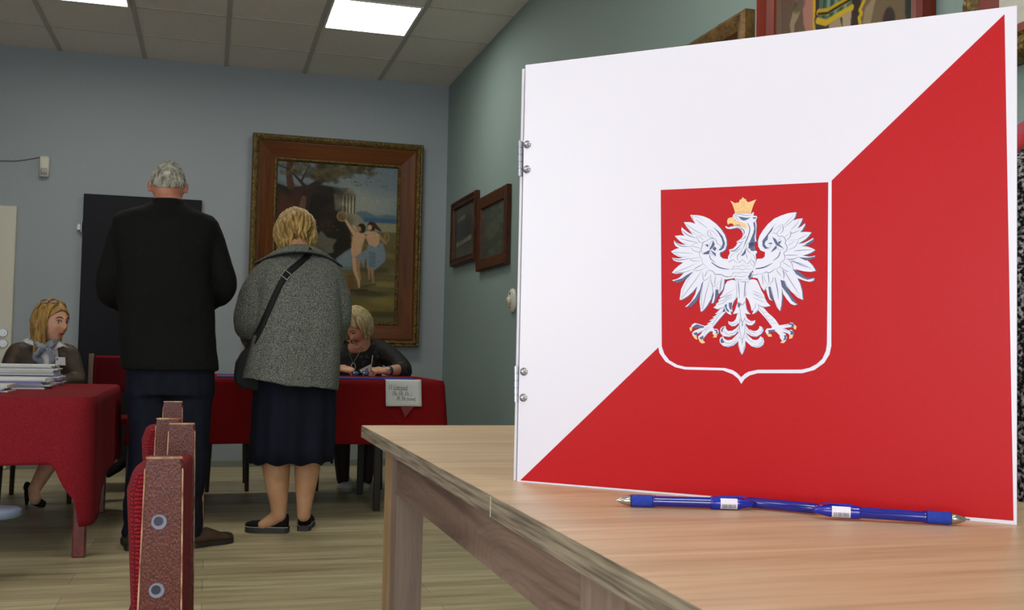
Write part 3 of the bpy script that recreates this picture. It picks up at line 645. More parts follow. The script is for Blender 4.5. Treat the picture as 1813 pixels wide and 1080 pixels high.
STROKE = [ # width px (photograph scale x10), points
(7, "A:470,260 660,400"), (4, "A:430,215 500,220 600,280"), (9, "A:405,200 435,270"), (7, "A:320,330 450,430 600,505"), (5, "A:300,325 380,440 500,510"), (12, "A:250,430 340,505 475,555"), (8, "A:220,560 370,600 510,630"), (5, "A:160,530 220,610 360,662"), (11, "A:130,610 230,680 385,690"), (6, "A:120,780 430,800"), (4, "A:105,770 230,845 370,860"), (12, "A:100,880 200,905 375,880"),
(7, "B:130,290 270,240 460,155"), (8, "B:130,292 270,292 420,245"), (8, "B:240,708 400,500 570,260"), (4, "B:240,700 300,500 440,270"), (8, "B:580,880 620,680 695,400"), (5, "B:570,880 560,680 590,420"), (5, "B:375,75 540,52"), (7, "B:368,70 430,110 545,100"), (9, "B:440,240 590,155"), (6, "B:425,252 520,262 625,210"), (8, "B:610,360 662,255"), (7, "B:578,290 600,420 705,350"), (8, "B:770,490 782,330"), (6, "B:708,320 710,420 757,520 850,430"), (12, "B:850,600 885,365"), (6, "B:800,520 840,600"), (8, "B:710,700 740,620 730,440"),
(8, "A:640,610 690,568 755,562 800,600 808,640 855,665 860,715 838,742"), (5, "A:640,600 590,620 572,690 535,770 530,830 570,900 580,950 640,1015 680,1050"), (7, "A:665,430 660,500 720,550 760,550"), (4, "A:670,430 750,450 820,540"), (5, "A:690,450 740,545"), (7, "A:480,530 510,590 560,630 640,600"), (4, "A:490,525 580,515 660,550"), (5, "A:510,530 610,590"), (6, "A:385,690 430,750 520,778 560,760"), (4, "A:390,680 460,640 520,640"), (6, "A:400,680 560,720"), (13, "A:690,820 710,890 790,948"), (9, "B:670,258 740,272 780,320 870,325 920,350 1000,360 1060,342"),
(20, "T:-110,370 0,450 110,490 235,505"), (9, "T:0,608 80,610 180,650 300,640"), (20, "T:735,495 900,468 1055,388"), (5, "A:600,640 570,660 575,790 690,745"), (5, "A:700,742 702,800 790,848"), (4, "A:750,585 690,640 700,742"),
(4, "C:430,360 520,335"), (5, "C:520,350 600,270 685,180"), (9, "C:500,345 512,400 500,450 460,490"), (6, "C:515,392 640,290 680,250"), (7, "C:640,420 720,340 765,265"), (8, "C:630,440 645,480 720,455 790,420"), (7, "C:740,580 900,500"), (7, "C:755,590 705,690 580,745"), (3, "C:600,592 740,580"), (9, "C:690,760 820,748 990,742"), (8, "C:540,828 750,825"), (9, "C:560,890 680,888 760,845"), (7, "C:640,900 800,980 960,1040"), (9, "C:630,455 625,530 555,600"), (5, "C:590,670 700,605"), (6, "C:405,485 490,370"), (4, "C:350,460 400,395 490,365"), (4, "C:530,550 610,480"), (15, "C:465,765 435,850 345,918"), (9, "C:345,475 410,485 435,525 510,530 552,590 545,640 575,690 560,760 522,790 540,850 520,915 475,940 470,1000 420,1040 370,1045"), (14, "C:65,1042 200,1025 335,958"), (4, "C:290,715 310,680 268,640"), (4, "C:400,665 440,740 530,727"), (4, "C:430,620 455,560 487,592"),
(7, "D:510,130 640,215"), (7, "D:400,250 490,360"), (9, "D:540,280 640,450 775,645"), (13, "D:500,250 525,310 520,400"), (5, "D:535,420 640,600 805,690"), (12, "D:380,370 420,560 435,720"), (5, "D:330,540 370,740 455,870"), (11, "D:272,300 290,470"), (9, "D:178,330 195,500"), (5, "D:200,340 230,430 280,495"), (7, "D:350,370 340,430 290,500"), (9, "D:370,235 350,260 290,295 240,285 190,310 120,322"), (7, "D:120,300 70,335 10,320"), (9, "D:600,90 650,150 675,270"), (8, "D:460,200 560,270 600,270"), (6, "D:205,580 260,510"), (6, "D:640,105 740,150 860,205"), (6, "D:640,120 800,150 960,240"),
(7, "H:320,480 345,440 400,420 470,435 560,450 640,440 690,400"), (6, "H:350,470 400,460 430,500"), (6, "H:350,490 390,520 415,560"), (14, "H:575,595 615,660 622,740 590,850 540,960 500,1080"), (14, "H:440,690 505,730 515,790 490,830"), (9, "H:550,830 520,880 450,915"), (8, "H:390,955 450,968 515,935"), (8, "H:285,665 360,640 440,635 495,650"), (15, "T:250,158 330,148 400,90 480,0"), (7, "T:440,110 370,165 300,182"), (8, "T:560,100 600,165 650,205"), (6, "T:480,100 455,190 440,215"), (4, "H:500,1080 530,1000 580,900 600,840"), (4, "H:570,1080 560,1010 600,960"),
(8, "T:215,368 320,315"), (5, "T:320,320 345,360 390,390"), (8, "T:430,195 385,260 405,370"), (6, "T:410,392 450,350 490,315"), (5, "T:490,320 560,400"), (8, "T:560,220 575,310"), (7, "T:570,402 630,355 660,290"), (6, "T:680,220 722,280 735,370"), (9, "T:665,330 715,395 700,480"), (5, "T:640,380 690,460"), (5, "T:250,300 270,240 330,200"),
(5, "T:340,440 400,455 480,430 540,450 635,428"), (5, "T:305,515 400,490 480,515 560,490 620,512 695,490"), (5, "T:315,565 400,577 490,560 560,570 640,550"), (5, "T:350,628 430,648 520,640 590,618"), (5, "T:370,690 430,708 495,690"), (4, "T:530,702 595,698"), (7, "T:320,430 310,480 250,525"), (7, "T:285,608 325,562"), (7, "T:328,662 362,618"), (6, "T:340,725 375,690"),
(11, "T:400,745 415,860 430,1060"), (13, "T:540,745 530,860 510,1060"), (4, "T:470,750 540,750"), (5, "T:360,780 375,950 350,1080"), (5, "T:40,1045 100,1035 200,970 340,880"), (5, "T:150,1060 210,1020 300,995"), (5, "T:680,910 740,945 800,965 890,1005"), (5, "T:680,975 760,1000 830,1020 920,1050"), (5, "L:620,90 690,65 760,35 850,10"), (5, "L:620,130 690,120 760,75 860,60"), (6, "L:600,190 700,160 750,110 840,70"), (7, "L:600,262 700,240 740,190"), (5, "M:240,70 310,100 380,130 470,155"), (5, "M:250,0 330,60 430,88"), (8, "M:320,190 400,230 500,225"), (6, "M:280,160 265,240 210,290"), (6, "M:320,190 330,260 260,335"),
(8, "L:950,150 1000,170 1030,200 1075,140"), (6, "L:980,240 1000,400 1030,495 1070,420"), (9, "L:1030,500 1028,570"), (6, "L:975,500 985,650 1020,780"), (8, "L:1030,790 1025,860"), (5, "L:970,740 1020,790 1080,740"), (7, "M:90,130 45,200 0,150"), (6, "M:100,400 50,495 10,430"), (9, "M:45,500 42,580"), (6, "M:95,520 85,680 45,790"), (8, "M:42,810 42,880"), (6, "M:85,900 50,1010"), (5, "L:965,880 985,960 1018,1040"),
(6, "L:800,500 850,540 950,490"), (6, "L:815,695 880,685 960,600"), (5, "L:700,640 760,700 860,730"), (6, "L:750,910 850,890 950,790"), (5, "L:715,830 760,860 850,850 940,740"), (6, "M:80,430 130,490 220,495"), (7, "M:120,560 180,640 300,690"), (6, "M:390,590 385,650 340,690"), (5, "M:110,600 180,690 290,740"), (6, "M:110,700 150,790 230,850"), (6, "M:390,780 385,840 320,885"), (6, "M:240,905 330,915 400,860"),
(6, "L:500,560 540,490 640,350 720,270"), (5, "L:470,580 400,640 360,720"), (6, "L:430,570 350,640 270,655"), (4, "L:580,345 640,330"), (4, "L:530,405 590,390"), (4, "L:480,465 540,450"), (4, "L:440,520 500,510"), (5, "M:350,260 450,400 560,540"), (4, "M:410,320 480,330"), (4, "M:450,390 540,390"), (4, "M:500,450 590,460"), (4, "M:560,510 640,510"), (5, "M:780,550 850,545 900,500"), (5, "M:740,610 850,660")]
GOLD = ["H:195,540 215,505 260,488 310,485 335,515 380,555 450,575 530,600 570,650 560,705 520,692 480,650 400,620 330,640 290,603 240,603 210,628 195,590",
"H:250,168 300,190 340,215 385,205 405,205 430,180 430,155 465,140 492,98 520,130 555,140 565,175 590,195 640,185 690,165 750,142 700,240 670,330 650,408 345,405 320,310 290,230",
"L:110,590 140,575 160,600 140,660 120,640", "L:160,718 230,722 250,800 200,780", "L:270,790 340,800 385,852 330,867 290,840", "L:520,705 592,710 580,760 510,762 538,740", "M:950,535 990,570 970,632 935,600", "M:865,725 932,715 915,770 860,790", "M:730,825 802,818 770,860 705,855", "M:468,700 545,700 565,745 500,748"]
BROWN = [(3, "H:345,230 345,300 390,320 450,300 495,250 470,215 500,190 525,220 510,270 540,305 600,318 640,290 650,235"), (5, "H:425,345 430,365"), (4, "H:480,365 540,350"), (4, "H:570,365 630,350"), (4, "H:350,385 640,392"), (6, "H:340,525 360,550")]
em = MB()
def stroke(wd, s, lay, mi):
    p = spline([(x, y, 0) for x, y in G(s)], 5); n = len(p); Lf, Rt = [], []
    for i in range(n):
        t_ = (p[min(i+1, n-1)]-p[max(i-1, 0)]).normalized(); nn = Vector((-t_.y, t_.x, 0))
        h_ = wd/17*(.25+.75*math.sin(PI*min(1, .15+.85*i/(n-1))))*.92
        Lf.append(p[i]+nn*h_); Rt.append(p[i]-nn*h_)
    vs_ = [bp(v.x, v.y, lay) for v in Lf+Rt]
    em.add(vs_, [(i, i+1, n+i+1, n+i) for i in range(n-1)], mi)
for k_, s_ in WHITE.items():
    g = G(s_); dx, dy = ((1.9, .7) if 'wing' in k_ else (.9, .9))
    em.poly([bp(x+dx, y+dy, .00048) for x, y in g], 1)
    em.poly([bp(x, y, .0006) for x, y in g], 0)
for s_ in NAVY: em.poly([bp(x, y, .00084) for x, y in G(s_)], 1)
for wd, s_ in STROKE: stroke(wd, s_, .00072, 1)
for s_ in GOLD: em.poly([bp(x, y, .0010) for x, y in G(s_)], 2)
for wd, s_ in BROWN: stroke(wd, s_, .0011, 3)
obj('eagle_emblem', em, [m_ewh, m_env, m_ego, m_edk], fp)
# hinges with cap nuts
m_zinc = mat('zinc', (.75, .75, .78), .25, metal=.9)
for (y0, y1), nuts in ((((249), (312)), ((934, 256), (933, 300))), ((648, 712), ((928, 658), (927, 704)))):
    xh = 921 if y0 < 400 else 914
    a, b_ = bp(xh, y0, 0), bp(xh-.3, y1, 0); h = MB(); n_ = 5
    for i in range(n_):
        c0 = a.lerp(b_, i/n_+.012); c1 = a.lerp(b_, (i+1)/n_-.012); h.cyl(c0+NB*.0005, c1+NB*.0005, .0024, 12)
    h.cyl(a+NB*.0005, b_+NB*.0005, .0016, 10); h.obox(b_-NB*.004-UU*.001, UU*.004, NB*.0015, Vector((0, 0, (a-b_).length)))
    ho = obj('hinge', h, m_zinc, t, False)
    for px, py in nuts:
        c = bp(px, py, 0); s_ = MB(); s_.cyl(c, c+NB*.0012, .0046, 20); s_.cyl(c+NB*.0012, c+NB*.0036, .0034, 6); s_.sphere(c+NB*.0036, .0026, 12)
        obj('cap_nut', s_, m_zinc, ho, True)

# ------------------------------------------------------------------ pens
m_pblue = mat('blue translucent plastic', (.02, .07, .50), .12, spec=.6, coat=.5)
m_pgrip = mat('blue rubber grip', (.10, .22, .66), .55, bump=.5, bscale=900)
m_pcap = mat('blue opaque plastic', (.05, .12, .60), .2, coat=.4)
m_pmet = mat('pen metal', (.72, .70, .68), .22, metal=1)
m_lab = mat('white sticker', (.86, .84, .88), .5); m_ink = mat('sticker print', (.18, .17, .24), .5)
def pen(tip, tail, label, grp):
    """lies on the table, tip and tail are its end points"""
    d = (tail-tip); Ln = d.length; d.normalize(); up = Vector((0, 0, 1)); sd = d.cross(up).normalized(); up = sd.cross(d)
    t_ = thing('ballpoint_pen', label, 'pen', (tip+tail)/2-Vector((0, 0, .0055)), grp)
    A = lambda f_: tip+d*(Ln*f_)
    obj('tip_cone', MB().tube([A(0), A(.022), A(.03), A(.06), A(.095), A(.12)], [.0006, .0008, .002, .0038, .005, .0054], 20), m_pmet, t_, True)
    g_ = MB(); pts = [A(.12+.15*i/16) for i in range(17)]; g_.tube(pts, [.0058+(.0002 if i % 2 else 0) for i in range(17)], 20); obj('grip', g_, m_pgrip, t_, True)
    b_ = MB(); b_.tube([A(.27), A(.275), A(.29), A(.3), A(.69), A(.7)], [.0052, .0056, .0056, .0052, .0052, .005], 12); obj('barrel', b_, m_pblue, t_, True)
    r_ = MB()
    for s_ in (-1, 1): r_.tube([A(.30)+up*.004+sd*.0022*s_, A(.69)+up*.004+sd*.0022*s_], .0009, 6)
    obj('barrel_rib', r_, m_pcap, t_)
    obj('cap', MB().tube([A(.69), A(.70), A(.82), A(.88), A(.97), A(1)], [.0058, .0062, .0062, .0058, .0036, .0012], 20), m_pcap, t_, True)
    c_ = MB(); c_.obox(A(.74)+up*.0058-sd*.002, d*(Ln*.2), sd*.004, up*.0014, 0, .0005); obj('clip', c_, m_pcap, t_)
    # wrapped sticker with a bar code
    tw = -sd if (-sd).y < 0 else sd; st = MB(); R_ = .00635
    rings = []
    for j in range(9):
        a = -.9+1.8*j/8; n_ = tw*math.cos(a)+up*math.sin(a); rings.append((A(.755)+n_*R_, A(.875)+n_*R_))
    st.add([p for r in rings for p in r], [(2*j, 2*j+1, 2*j+3, 2*j+2) for j in range(8)])
    so = obj('sticker', st, m_lab, t_, True)
    br = MB(); rg = random.Random(5)
    for k_ in range(16):
        f0 = .765+.1*k_/16; wf_ = .0018+rg.random()*.002
        P_ = []
        for j in range(4):
            a = -.75+.7*j/3; n_ = tw*math.cos(a)+up*math.sin(a); P_ += [A(f0)+n_*(R_+.0001), A(f0+wf_)+n_*(R_+.0001)]
        br.add(P_, [(2*j, 2*j+1, 2*j+3, 2*j+2) for j in range(3)])
    obj('bar_code', br, m_ink, so)
zp = TZ+.0063
pen(at_z(1088, 885.5, zp), at_z(1335, 892, zp), 'blue ballpoint pen lying in front of the screen, tip pointing left', 'blue pens before the voting screen')
pen(at_z(1717, 920, zp), at_z(1438, 902, zp+.002), 'blue ballpoint pen lying in front of the screen, tip pointing right', 'blue pens before the voting screen')
# barrel of a third pen lying between the two others
a, b_ = at_z(1328, 889.5, zp), at_z(1446, 900.5, zp)
ty = MB().tube([a+Vector((0, .002, 0)), a.lerp(b_, .5)+Vector((0, .002, 0)), b_+Vector((0, .002, 0))], .0052, 10, cap='round')
pt = thing('ballpoint_pen', 'blue ballpoint pen barrel lying between the two other pens', 'pen', a.lerp(b_, .5)-Vector((0, 0, .0055)), 'blue pens before the voting screen')
obj('barrel', ty, m_pblue, pt, True)
# ------------------------------------------------------------------ chairs with crocheted red covers (foreground row)
def crochet(name='crocheted red cover'):
    if name in MATS: return MATS[name]
    M = bpy.data.materials.new(name); M.use_nodes = True; N = M.node_tree.nodes; L = M.node_tree.links; b = N['Principled BSDF']
    b.inputs['Roughness'].default_value = .95; b.inputs['Specular IOR Level'].default_value = .2
    tc = N.new('ShaderNodeTexCoord'); mp = N.new('ShaderNodeMapping'); mp.inputs['Scale'].default_value = (270, 270, 210); L.new(tc.outputs['Object'], mp.inputs[0])
    w1 = N.new('ShaderNodeTexWave'); w1.bands_direction = 'Z'; w1.inputs['Scale'].default_value = .32; w1.inputs['Distortion'].default_value = 5; w1.inputs['Detail Scale'].default_value = 1.2
    w2 = N.new('ShaderNodeTexWave'); w2.bands_direction = 'Y'; w2.inputs['Scale'].default_value = .28; w2.inputs['Distortion'].default_value = 1.5; w2.inputs['Detail Scale'].default_value = 2
    L.new(mp.outputs[0], w1.inputs['Vector']); L.new(mp.outputs[0], w2.inputs['Vector'])
    m_ = N.new('ShaderNodeMath'); m_.operation = 'MULTIPLY'; L.new(w1.outputs['Fac'], m_.inputs[0]); L.new(w2.outputs['Fac'], m_.inputs[1])
    r = N.new('ShaderNodeValToRGB'); r.color_ramp.elements[0].color = (*lin((.33, .04, .08)), 1); r.color_ramp.elements[1].color = (*lin((.60, .11, .16)), 1); r.color_ramp.elements[1].position = .5
    L.new(m_.outputs[0], r.inputs[0]); L.new(r.outputs[0], b.inputs['Base Color'])
    bp_ = N.new('ShaderNodeBump'); bp_.inputs['Strength'].default_value = .8; bp_.inputs['Distance'].default_value = .004; L.new(m_.outputs[0], bp_.inputs['Height']); L.new(bp_.outputs[0], b.inputs['Normal'])
    MATS[name] = M; return M
m_croc = crochet()
m_post = mat('worn red varnished wood', (.27, .10, .075), .30, col2=(.38, .165, .11), vscale=420, bump=.15, bscale=520, stretch=(1, 1, .55), spec=.35)
m_worn = mat('bare worn edge', (.72, .58, .46), .45, col2=(.5, .3, .22), vscale=40)
m_hole = mat('dark bolt recess', (.10, .11, .18), .4); m_ring = mat('grey washer', (.45, .45, .52), .4)
def post(mb_, ytop, x, h, wt, wb, y0, y1, lean, mi=0):
    pass
def red_chair(name, label, x, y0, y1, h, grp, dxf, full=True):
    """backrest runs away from the camera along +y; near post at y0, far post at y1; seat folded up on the left"""
    t_ = thing(name, label, 'chair', (x, (y0+y1)/2, 0), grp)
    TH_ = .026
    for k_, (yy, xx) in enumerate(((y0, x), (y1, x+dxf))):
        p = MB(); wt, wm = .020, .0245
        rows = [(0, .006, .024), (.42, .003, .0245), (h-.25, .001, wm), (h-.012, 0, wt), (h, 0, wt-.002)]
        vs_ = []
        for z, dx, w_ in rows:
            for sx, sy in ((-1, 0), (1, 0), (1, 1), (-1, 1)): vs_.append((xx+dx+sx*w_, yy+sy*TH_*(1 if k_ == 0 else 1), z))
        fs_ = [(i*4+j, i*4+(j+1) % 4, i*4+4+(j+1) % 4, i*4+4+j) for i in range(4) for j in range(4)]+[(3, 2, 1, 0), (16, 17, 18, 19)]
        p.add(vs_, fs_)
        po = bevel(obj('post', p, m_post, t_), .0022, 2)
        e = MB(); ed = []
        for sx in (-1, 1):
            pts = [(xx+dx+sx*(w_-.0006), yy+.0004, z) for z, dx, w_ in rows[2:4]]; e.tube(pts, .0010, 6)
        e.tube([(xx-wt+.001, yy+.001, h-.0006), (xx+wt-.001, yy+.001, h-.0006)], .0015, 6)
        obj('worn_edge', e, m_worn, po)
        if k_ == 0:
            for z in (.7055, .632):
                c_ = Vector((xx-.003, yy+.0002, z)); r_ = MB(); r_.tube([c_, c_-Vector((0, .0012, 0))], [.0085, .0078], 20); wo = obj('washer', r_, m_ring, po)
                r_ = MB().cyl(c_-Vector((.0008, .0008, -.001)), c_-Vector((.0008, .0016, -.001)), .0050, 16); obj('bolt_hole', r_, m_hole, po)
    # padded cover between the posts: bulges to the left (front of the backrest)
    cv = MB(); n = 12; rows = []
    for j, z in enumerate(np.linspace(h-.34, h-.005, 14)):
        f_ = j/13; bulge = .025+.023*f_**1.2-(.010 if f_ > .95 else 0); back = .019
        ring = []
        for i in range(n+1):
            v = i/n; yy = y0+TH_+(y1-y0-TH_)*v; xx = x+dxf*v
            ring.append((xx-bulge*(.70+.3*math.sin(PI*v)**.5)-.003, yy, z-.008-.034*v*f_-.006*(1-math.sin(PI*v)**.4)))
        for i in range(n, -1, -1):
            v = i/n; yy = y0+TH_+(y1-y0-TH_)*v; xx = x+dxf*v
            ring.append((xx+back*(.8+.3*math.sin(PI*v)**.5)+.004*(1-f_), yy, z-.004-.034*v*f_-.006*(1-math.sin(PI*v)**.4)))
        rows.append(ring)
    m_ = len(rows[0]); cv.add([p for r in rows for p in r], [(i*m_+k_, i*m_+(k_+1) % m_, (i+1)*m_+(k_+1) % m_, (i+1)*m_+k_) for i in range(13) for k_ in range(m_)]+[tuple(range(m_))[::-1], tuple(range(13*m_, 14*m_))])
    co = obj('backrest_cover', cv, m_croc, t_, True)
    s_ = co.modifiers.new('b', 'BEVEL'); s_.width = .008; s_.segments = 3; s_.limit_method = 'ANGLE'; s_.angle_limit = 1.0
    # seat folded up against the backrest, and the foot rail
    st = MB().box((x-.062, y0+.035, .36), (x-.030, y1-.010, .432), 0, .008); obj('folded_seat', st, m_croc, t_)
    obj('foot_rail', MB().box((x-.012, y0+TH_, .10), (x+.008, y1, .14), 0, .002), m_post, t_)
    return t_
gr = 'red covered chairs standing in a row'
red_chair('folding_chair', 'nearest wooden chair with a crocheted red cover and bolt holes in its near post', -.044, 1.198, 1.697, .775, gr, .006)
red_chair('folding_chair', 'wooden chair with a crocheted red cover standing right behind the nearest one', -.062, 1.81, 2.329, .775, gr, -.010)

# ------------------------------------------------------------------ cloth covered tables
def clothmat(name, c, c2):
    return mat(name, c, .85, col2=c2, vscale=140, bump=.25, bscale=240, spec=.15)
m_clothL = clothmat('red tablecloth', (.55, .125, .165), (.48, .10, .14))
m_clothR = clothmat('deep red tablecloth', (.52, .055, .075), (.46, .045, .06))
def tablecloth(name, label, pts, z, hem, mt, rr=.05, fold=.014, flare=.0, seed=1, wave=9.0, grp=None):
    """pts: corners counter-clockwise; hem(s_point, corner_distance) gives hem height"""
    P = [Vector((*p, 0)) for p in pts]; n = len(P); per = []
    for i in range(n):
        a, b_ = P[i], P[(i+1) % n]; L_ = (b_-a).length; d = (b_-a)/L_; nn = Vector((d.y, -d.x, 0))
        k_ = max(4, int(L_/.018))
        for j in range(k_):
            s_ = rr+(L_-2*rr)*j/k_; per.append((a+d*s_, nn.copy()))
        c = b_; d2 = (P[(i+2) % n]-b_).normalized(); n2 = Vector((d2.y, -d2.x, 0)); cc = c-d*rr+d2*rr
        for j in range(8):
            t_ = j/8; q_ = (nn*math.cos(t_*PI/2)+n2*math.sin(t_*PI/2)).normalized(); per.append((cc+q_*rr, q_))
    m_ = len(per); rows = []; K = 16
    rows.append([p-q_*.012+Vector((0, 0, z)) for p, q_ in per]); rows.append([p+q_*.0+Vector((0, 0, z-.003)) for p, q_ in per])
    s_ = 0; ss = []
    for i in range(m_): ss.append(s_); s_ += (per[(i+1) % m_][0]-per[i][0]).length
    for j in range(1, K+1):
        f_ = j/K; row = []
        for i, (p, q_) in enumerate(per):
            h_ = hem(p); zz = (z-.008)*(1-f_)+h_*f_
            amp = fold*f_**.8*(.5+.5*noise.noise(Vector((p.x*1.3, p.y*1.3, seed)))*2)
            if name == 'tablecloth' and z < .7: amp *= 1+1.6*math.exp(-((p.x-X1)**2+(p.y-Y0)**2)/.05)
            cf = math.exp(-((p.x-X1)**2+(p.y-Y0)**2)/.09) if z < .7 else 0
            wv = cf*math.sin(ss[i]*42+f_*1.2)+(1-cf)*math.sin(ss[i]*wave*2+2.2*noise.noise(Vector((ss[i]*2.2, seed, 0))))
            row.append(p+q_*(.006+flare*f_+amp*(wv*.7+.6+.4*noise.noise(Vector((ss[i]*9, f_, seed)))))+Vector((0, 0, zz)))
        rows.append(row)
    mb_ = MB(); R = len(rows); mb_.add([p for r in rows for p in r], [(i*m_+k_, i*m_+(k_+1) % m_, (i+1)*m_+(k_+1) % m_, (i+1)*m_+k_) for i in range(R-1) for k_ in range(m_)]+[tuple(range(m_))])
    o = obj(name, mb_, mt, None, True); so = o.modifiers.new('s', 'SOLIDIFY'); so.thickness = .0015; so.offset = 1
    return tag(o, label, 'tablecloth', grp)
m_legred = mat('red brown leg', (.46, .17, .15), .35, col2=(.36, .12, .11), vscale=30, coat=.3)
m_dark = mat('dark brown wood', (.13, .095, .075), .45)
# left table
LTZ = .667; X1, Y0, Y1 = -.462, 4.60, 6.05
def hemL(p):
    # a corner of the cloth hangs down to a point at the front right
    a = math.hypot(p.x-X1, p.y-Y0)
    tip = max(0, 1-(X1-p.x)/.13-max(0, p.y-Y0)/.34)
    side = .30 if (p.x > X1-.08 and p.y > Y0+.05) else .385
    z_ = side+.012*math.sin(p.x*7)
    sd_ = .10*max(0, 1-(p.y-Y0)/.7) if p.x > X1-.05 else 0
    return max(.14, z_-sd_-.23*tip**.8)
t = thing('table', 'table at the left under a bright red cloth with paper stacks', 'table', (-1.7, 5.38, 0))
obj('tabletop', MB().box((-3.0, Y0+.045, LTZ-.03), (X1-.045, Y1-.045, LTZ-.006)), m_dark, t)
c1 = at_z(141, 983, 0)
for x, y in ((c1.x, 4.705), (-.53, 5.885), (-2.85, 4.75), (-2.85, 5.98)):
    obj('leg', MB().box((x-.026, y-.026, 0), (x+.026, y+.026, LTZ-.03), 0, .006), m_legred, t)
lc = tablecloth('tablecloth', 'bright red tablecloth whose corner hangs low, over the left table', [(-3.05, Y0), (X1, Y0), (X1, Y1), (-3.05, Y1)], LTZ, hemL, m_clothL, .09, .020, .012, 3, 7)
# right table
RTZ = .718; A0, A1, B0, B1 = -.375, 1.262, 5.70, 6.50
def hemR(p): return .375+.004*math.sin(p.x*5)
t = thing('table', 'long table under a dark red cloth in front of the large painting', 'table', (.4, 6.1, 0))
obj('tabletop', MB().box((A0+.01, B0+.012, RTZ-.03), (A1-.012, B1-.012, RTZ-.006)), m_dark, t)
for x, y in ((.905, B0+.045), (.905, B1-.10), (-.38, B0+.045), (-.38, B1-.10)):
    obj('leg', MB().box((x-.018, y-.018, 0), (x+.018, y+.018, RTZ-.03), 0, .003), m_dark, t)
tablecloth('tablecloth', 'dark red tablecloth with a handwritten paper sign, over the right table', [(A0, B0), (A1, B0), (A1, B1), (A0, B1)], RTZ, hemR, m_clothR, .03, .010, .028, 8, 6)

# chairs behind the right table
def plain_chair(x, y, label, w_=.40, seat_z=.43, red=False, grp=None, back_z=.69, facing=-1):
    t_ = thing('chair', label, 'chair', (x, y, 0), grp)
    d_ = .38; hw = w_/2
    for sx in (-1, 1):
        obj('leg', MB().tube([(x+sx*hw, y-d_/2, 0), (x+sx*(hw-.01), y-d_/2, seat_z-.02)], [.013, .017], 8), m_dark, t_)
        obj('leg', MB().tube([(x+sx*hw, y+d_/2+.03, 0), (x+sx*(hw-.01), y+d_/2, seat_z), (x+sx*(hw-.01), y+d_/2+.05, back_z)], [.013, .017, .014], 8), m_post if red else m_dark, t_)
    obj('seat', MB().box((x-hw, y-d_/2-.01, seat_z-.02), (x+hw, y+d_/2, seat_z+.02), 0, .012), m_croc if red else m_dark, t_)
    obj('stretcher', MB().box((x-hw+.01, y-d_/2-.008, seat_z-.085), (x+hw-.01, y-d_/2+.008, seat_z-.055)), m_dark, t_)
    obj('backrest', MB().box((x-hw+.015, y+d_/2+.02, back_z-.24), (x+hw-.015, y+d_/2+.055, back_z-.005), 0, .012), m_croc if red else m_dark, t_)
    return t_
plain_chair(.125, 6.80, 'dark wooden chair behind the right table, seen between the two standing people', .235, .40, grp='dark chairs behind the right table')
plain_chair(.86, 6.78, 'dark wooden chair under the seated woman in black lace', .40, .40, grp='dark chairs behind the right table')
plain_chair(-.90, 6.42, 'chair under the seated woman in the brown jacket', .36, .40, grp='chairs behind the left table')
rc = thing('chair', 'red padded chair standing in front of the dark door', 'chair', (-.45, 6.72, 0))
for x in (-.672, -.245):
    obj('post', MB().box((x-.014, 6.60, 0), (x+.014, 6.63, .825), 0, .003), mat('pale worn wood', (.52, .40, .34), .4), rc)
obj('backrest', MB().box((-.656, 6.595, .60), (-.26, 6.635, .815), 0, .014), m_croc, rc)
obj('seat', MB().box((-.665, 6.64, .40), (-.25, 7.02, .44), 0, .012), m_croc, rc)
for x in (-.65, -.26): obj('leg', MB().tube([(x, 7.0, 0), (x, 6.99, .40)], .015, 8), m_dark, rc)

# round pale blue plate at the left edge
c_ = at_z(-6, 905, .02); t = thing('round_stool', 'round pale blue stool cut by the left edge, in front of the left table', 'stool', (c_.x, c_.y, 0))
c_ = at_z(-20, 903, .27)
t.location = (c_.x, c_.y, 0)
obj('seat', MB().loft([(c_.x, c_.y, .245, .105, .105), (c_.x, c_.y, .25, .112, .112), (c_.x, c_.y, .268, .112, .112), (c_.x, c_.y, .273, .106, .106)], 40), mat('pale blue plastic', (.45, .51, .62), .45), t, True)
for k_ in range(4):
    a = PI/4+k_*PI/2; obj('leg', MB().tube([(c_.x-.02+.05*math.cos(a), c_.y+.05*math.sin(a), .248), (c_.x-.02+.065*math.cos(a), c_.y+.065*math.sin(a), 0)], .008, 8), m_dark, t)

# ------------------------------------------------------------------ paper stacks on the left table
m_paper = mat('white paper', (.85, .86, .86), .7); m_pblue2 = mat('blue grey paper', (.52, .55, .78), .7)
def paper_stack(label, xr, xl, y0, y1, n_, top_h, seed, grp='paper stacks on the left table', skew=.0):
    rg = random.Random(seed); t_ = thing('paper_stack', label, 'papers', ((xr+xl)/2, (y0+y1)/2, LTZ), grp)
    mb1 = MB(); z = LTZ+.0015
    th = top_h/n_
    for i in range(n_):
        dx = rg.uniform(-.018, .018)+skew*(1-i/n_); dy = rg.uniform(-.012, .012); a = rg.uniform(-.03, .03)
        cx_, cy_ = (xr+xl)/2+dx, (y0+y1)/2+dy; hx, hy = (xr-xl)/2, (y1-y0)/2
        cs = [Vector((cx_+x_*hx*math.cos(a)-y_*hy*math.sin(a), cy_+x_*hx*math.sin(a)+y_*hy*math.cos(a), z)) for x_, y_ in ((-1, -1), (1, -1), (1, 1), (-1, 1))]
        mb1.extr(cs, Vector((0, 0, th*.93)), 1 if (i % 3 == 1 and i < n_*.55) else 0); z += th
    o = obj('sheets', mb1, [m_paper, m_pblue2], t_); o['kind'] = 'stuff'
    return t_
paper_stack('tallest stack of white papers on the left table, below the seated blonde woman', at_y(98, 660, 5.85).x, -1.65, 5.74, 5.95, 16, at_y(50, 646, 5.75).z-LTZ, 1, skew=.04)
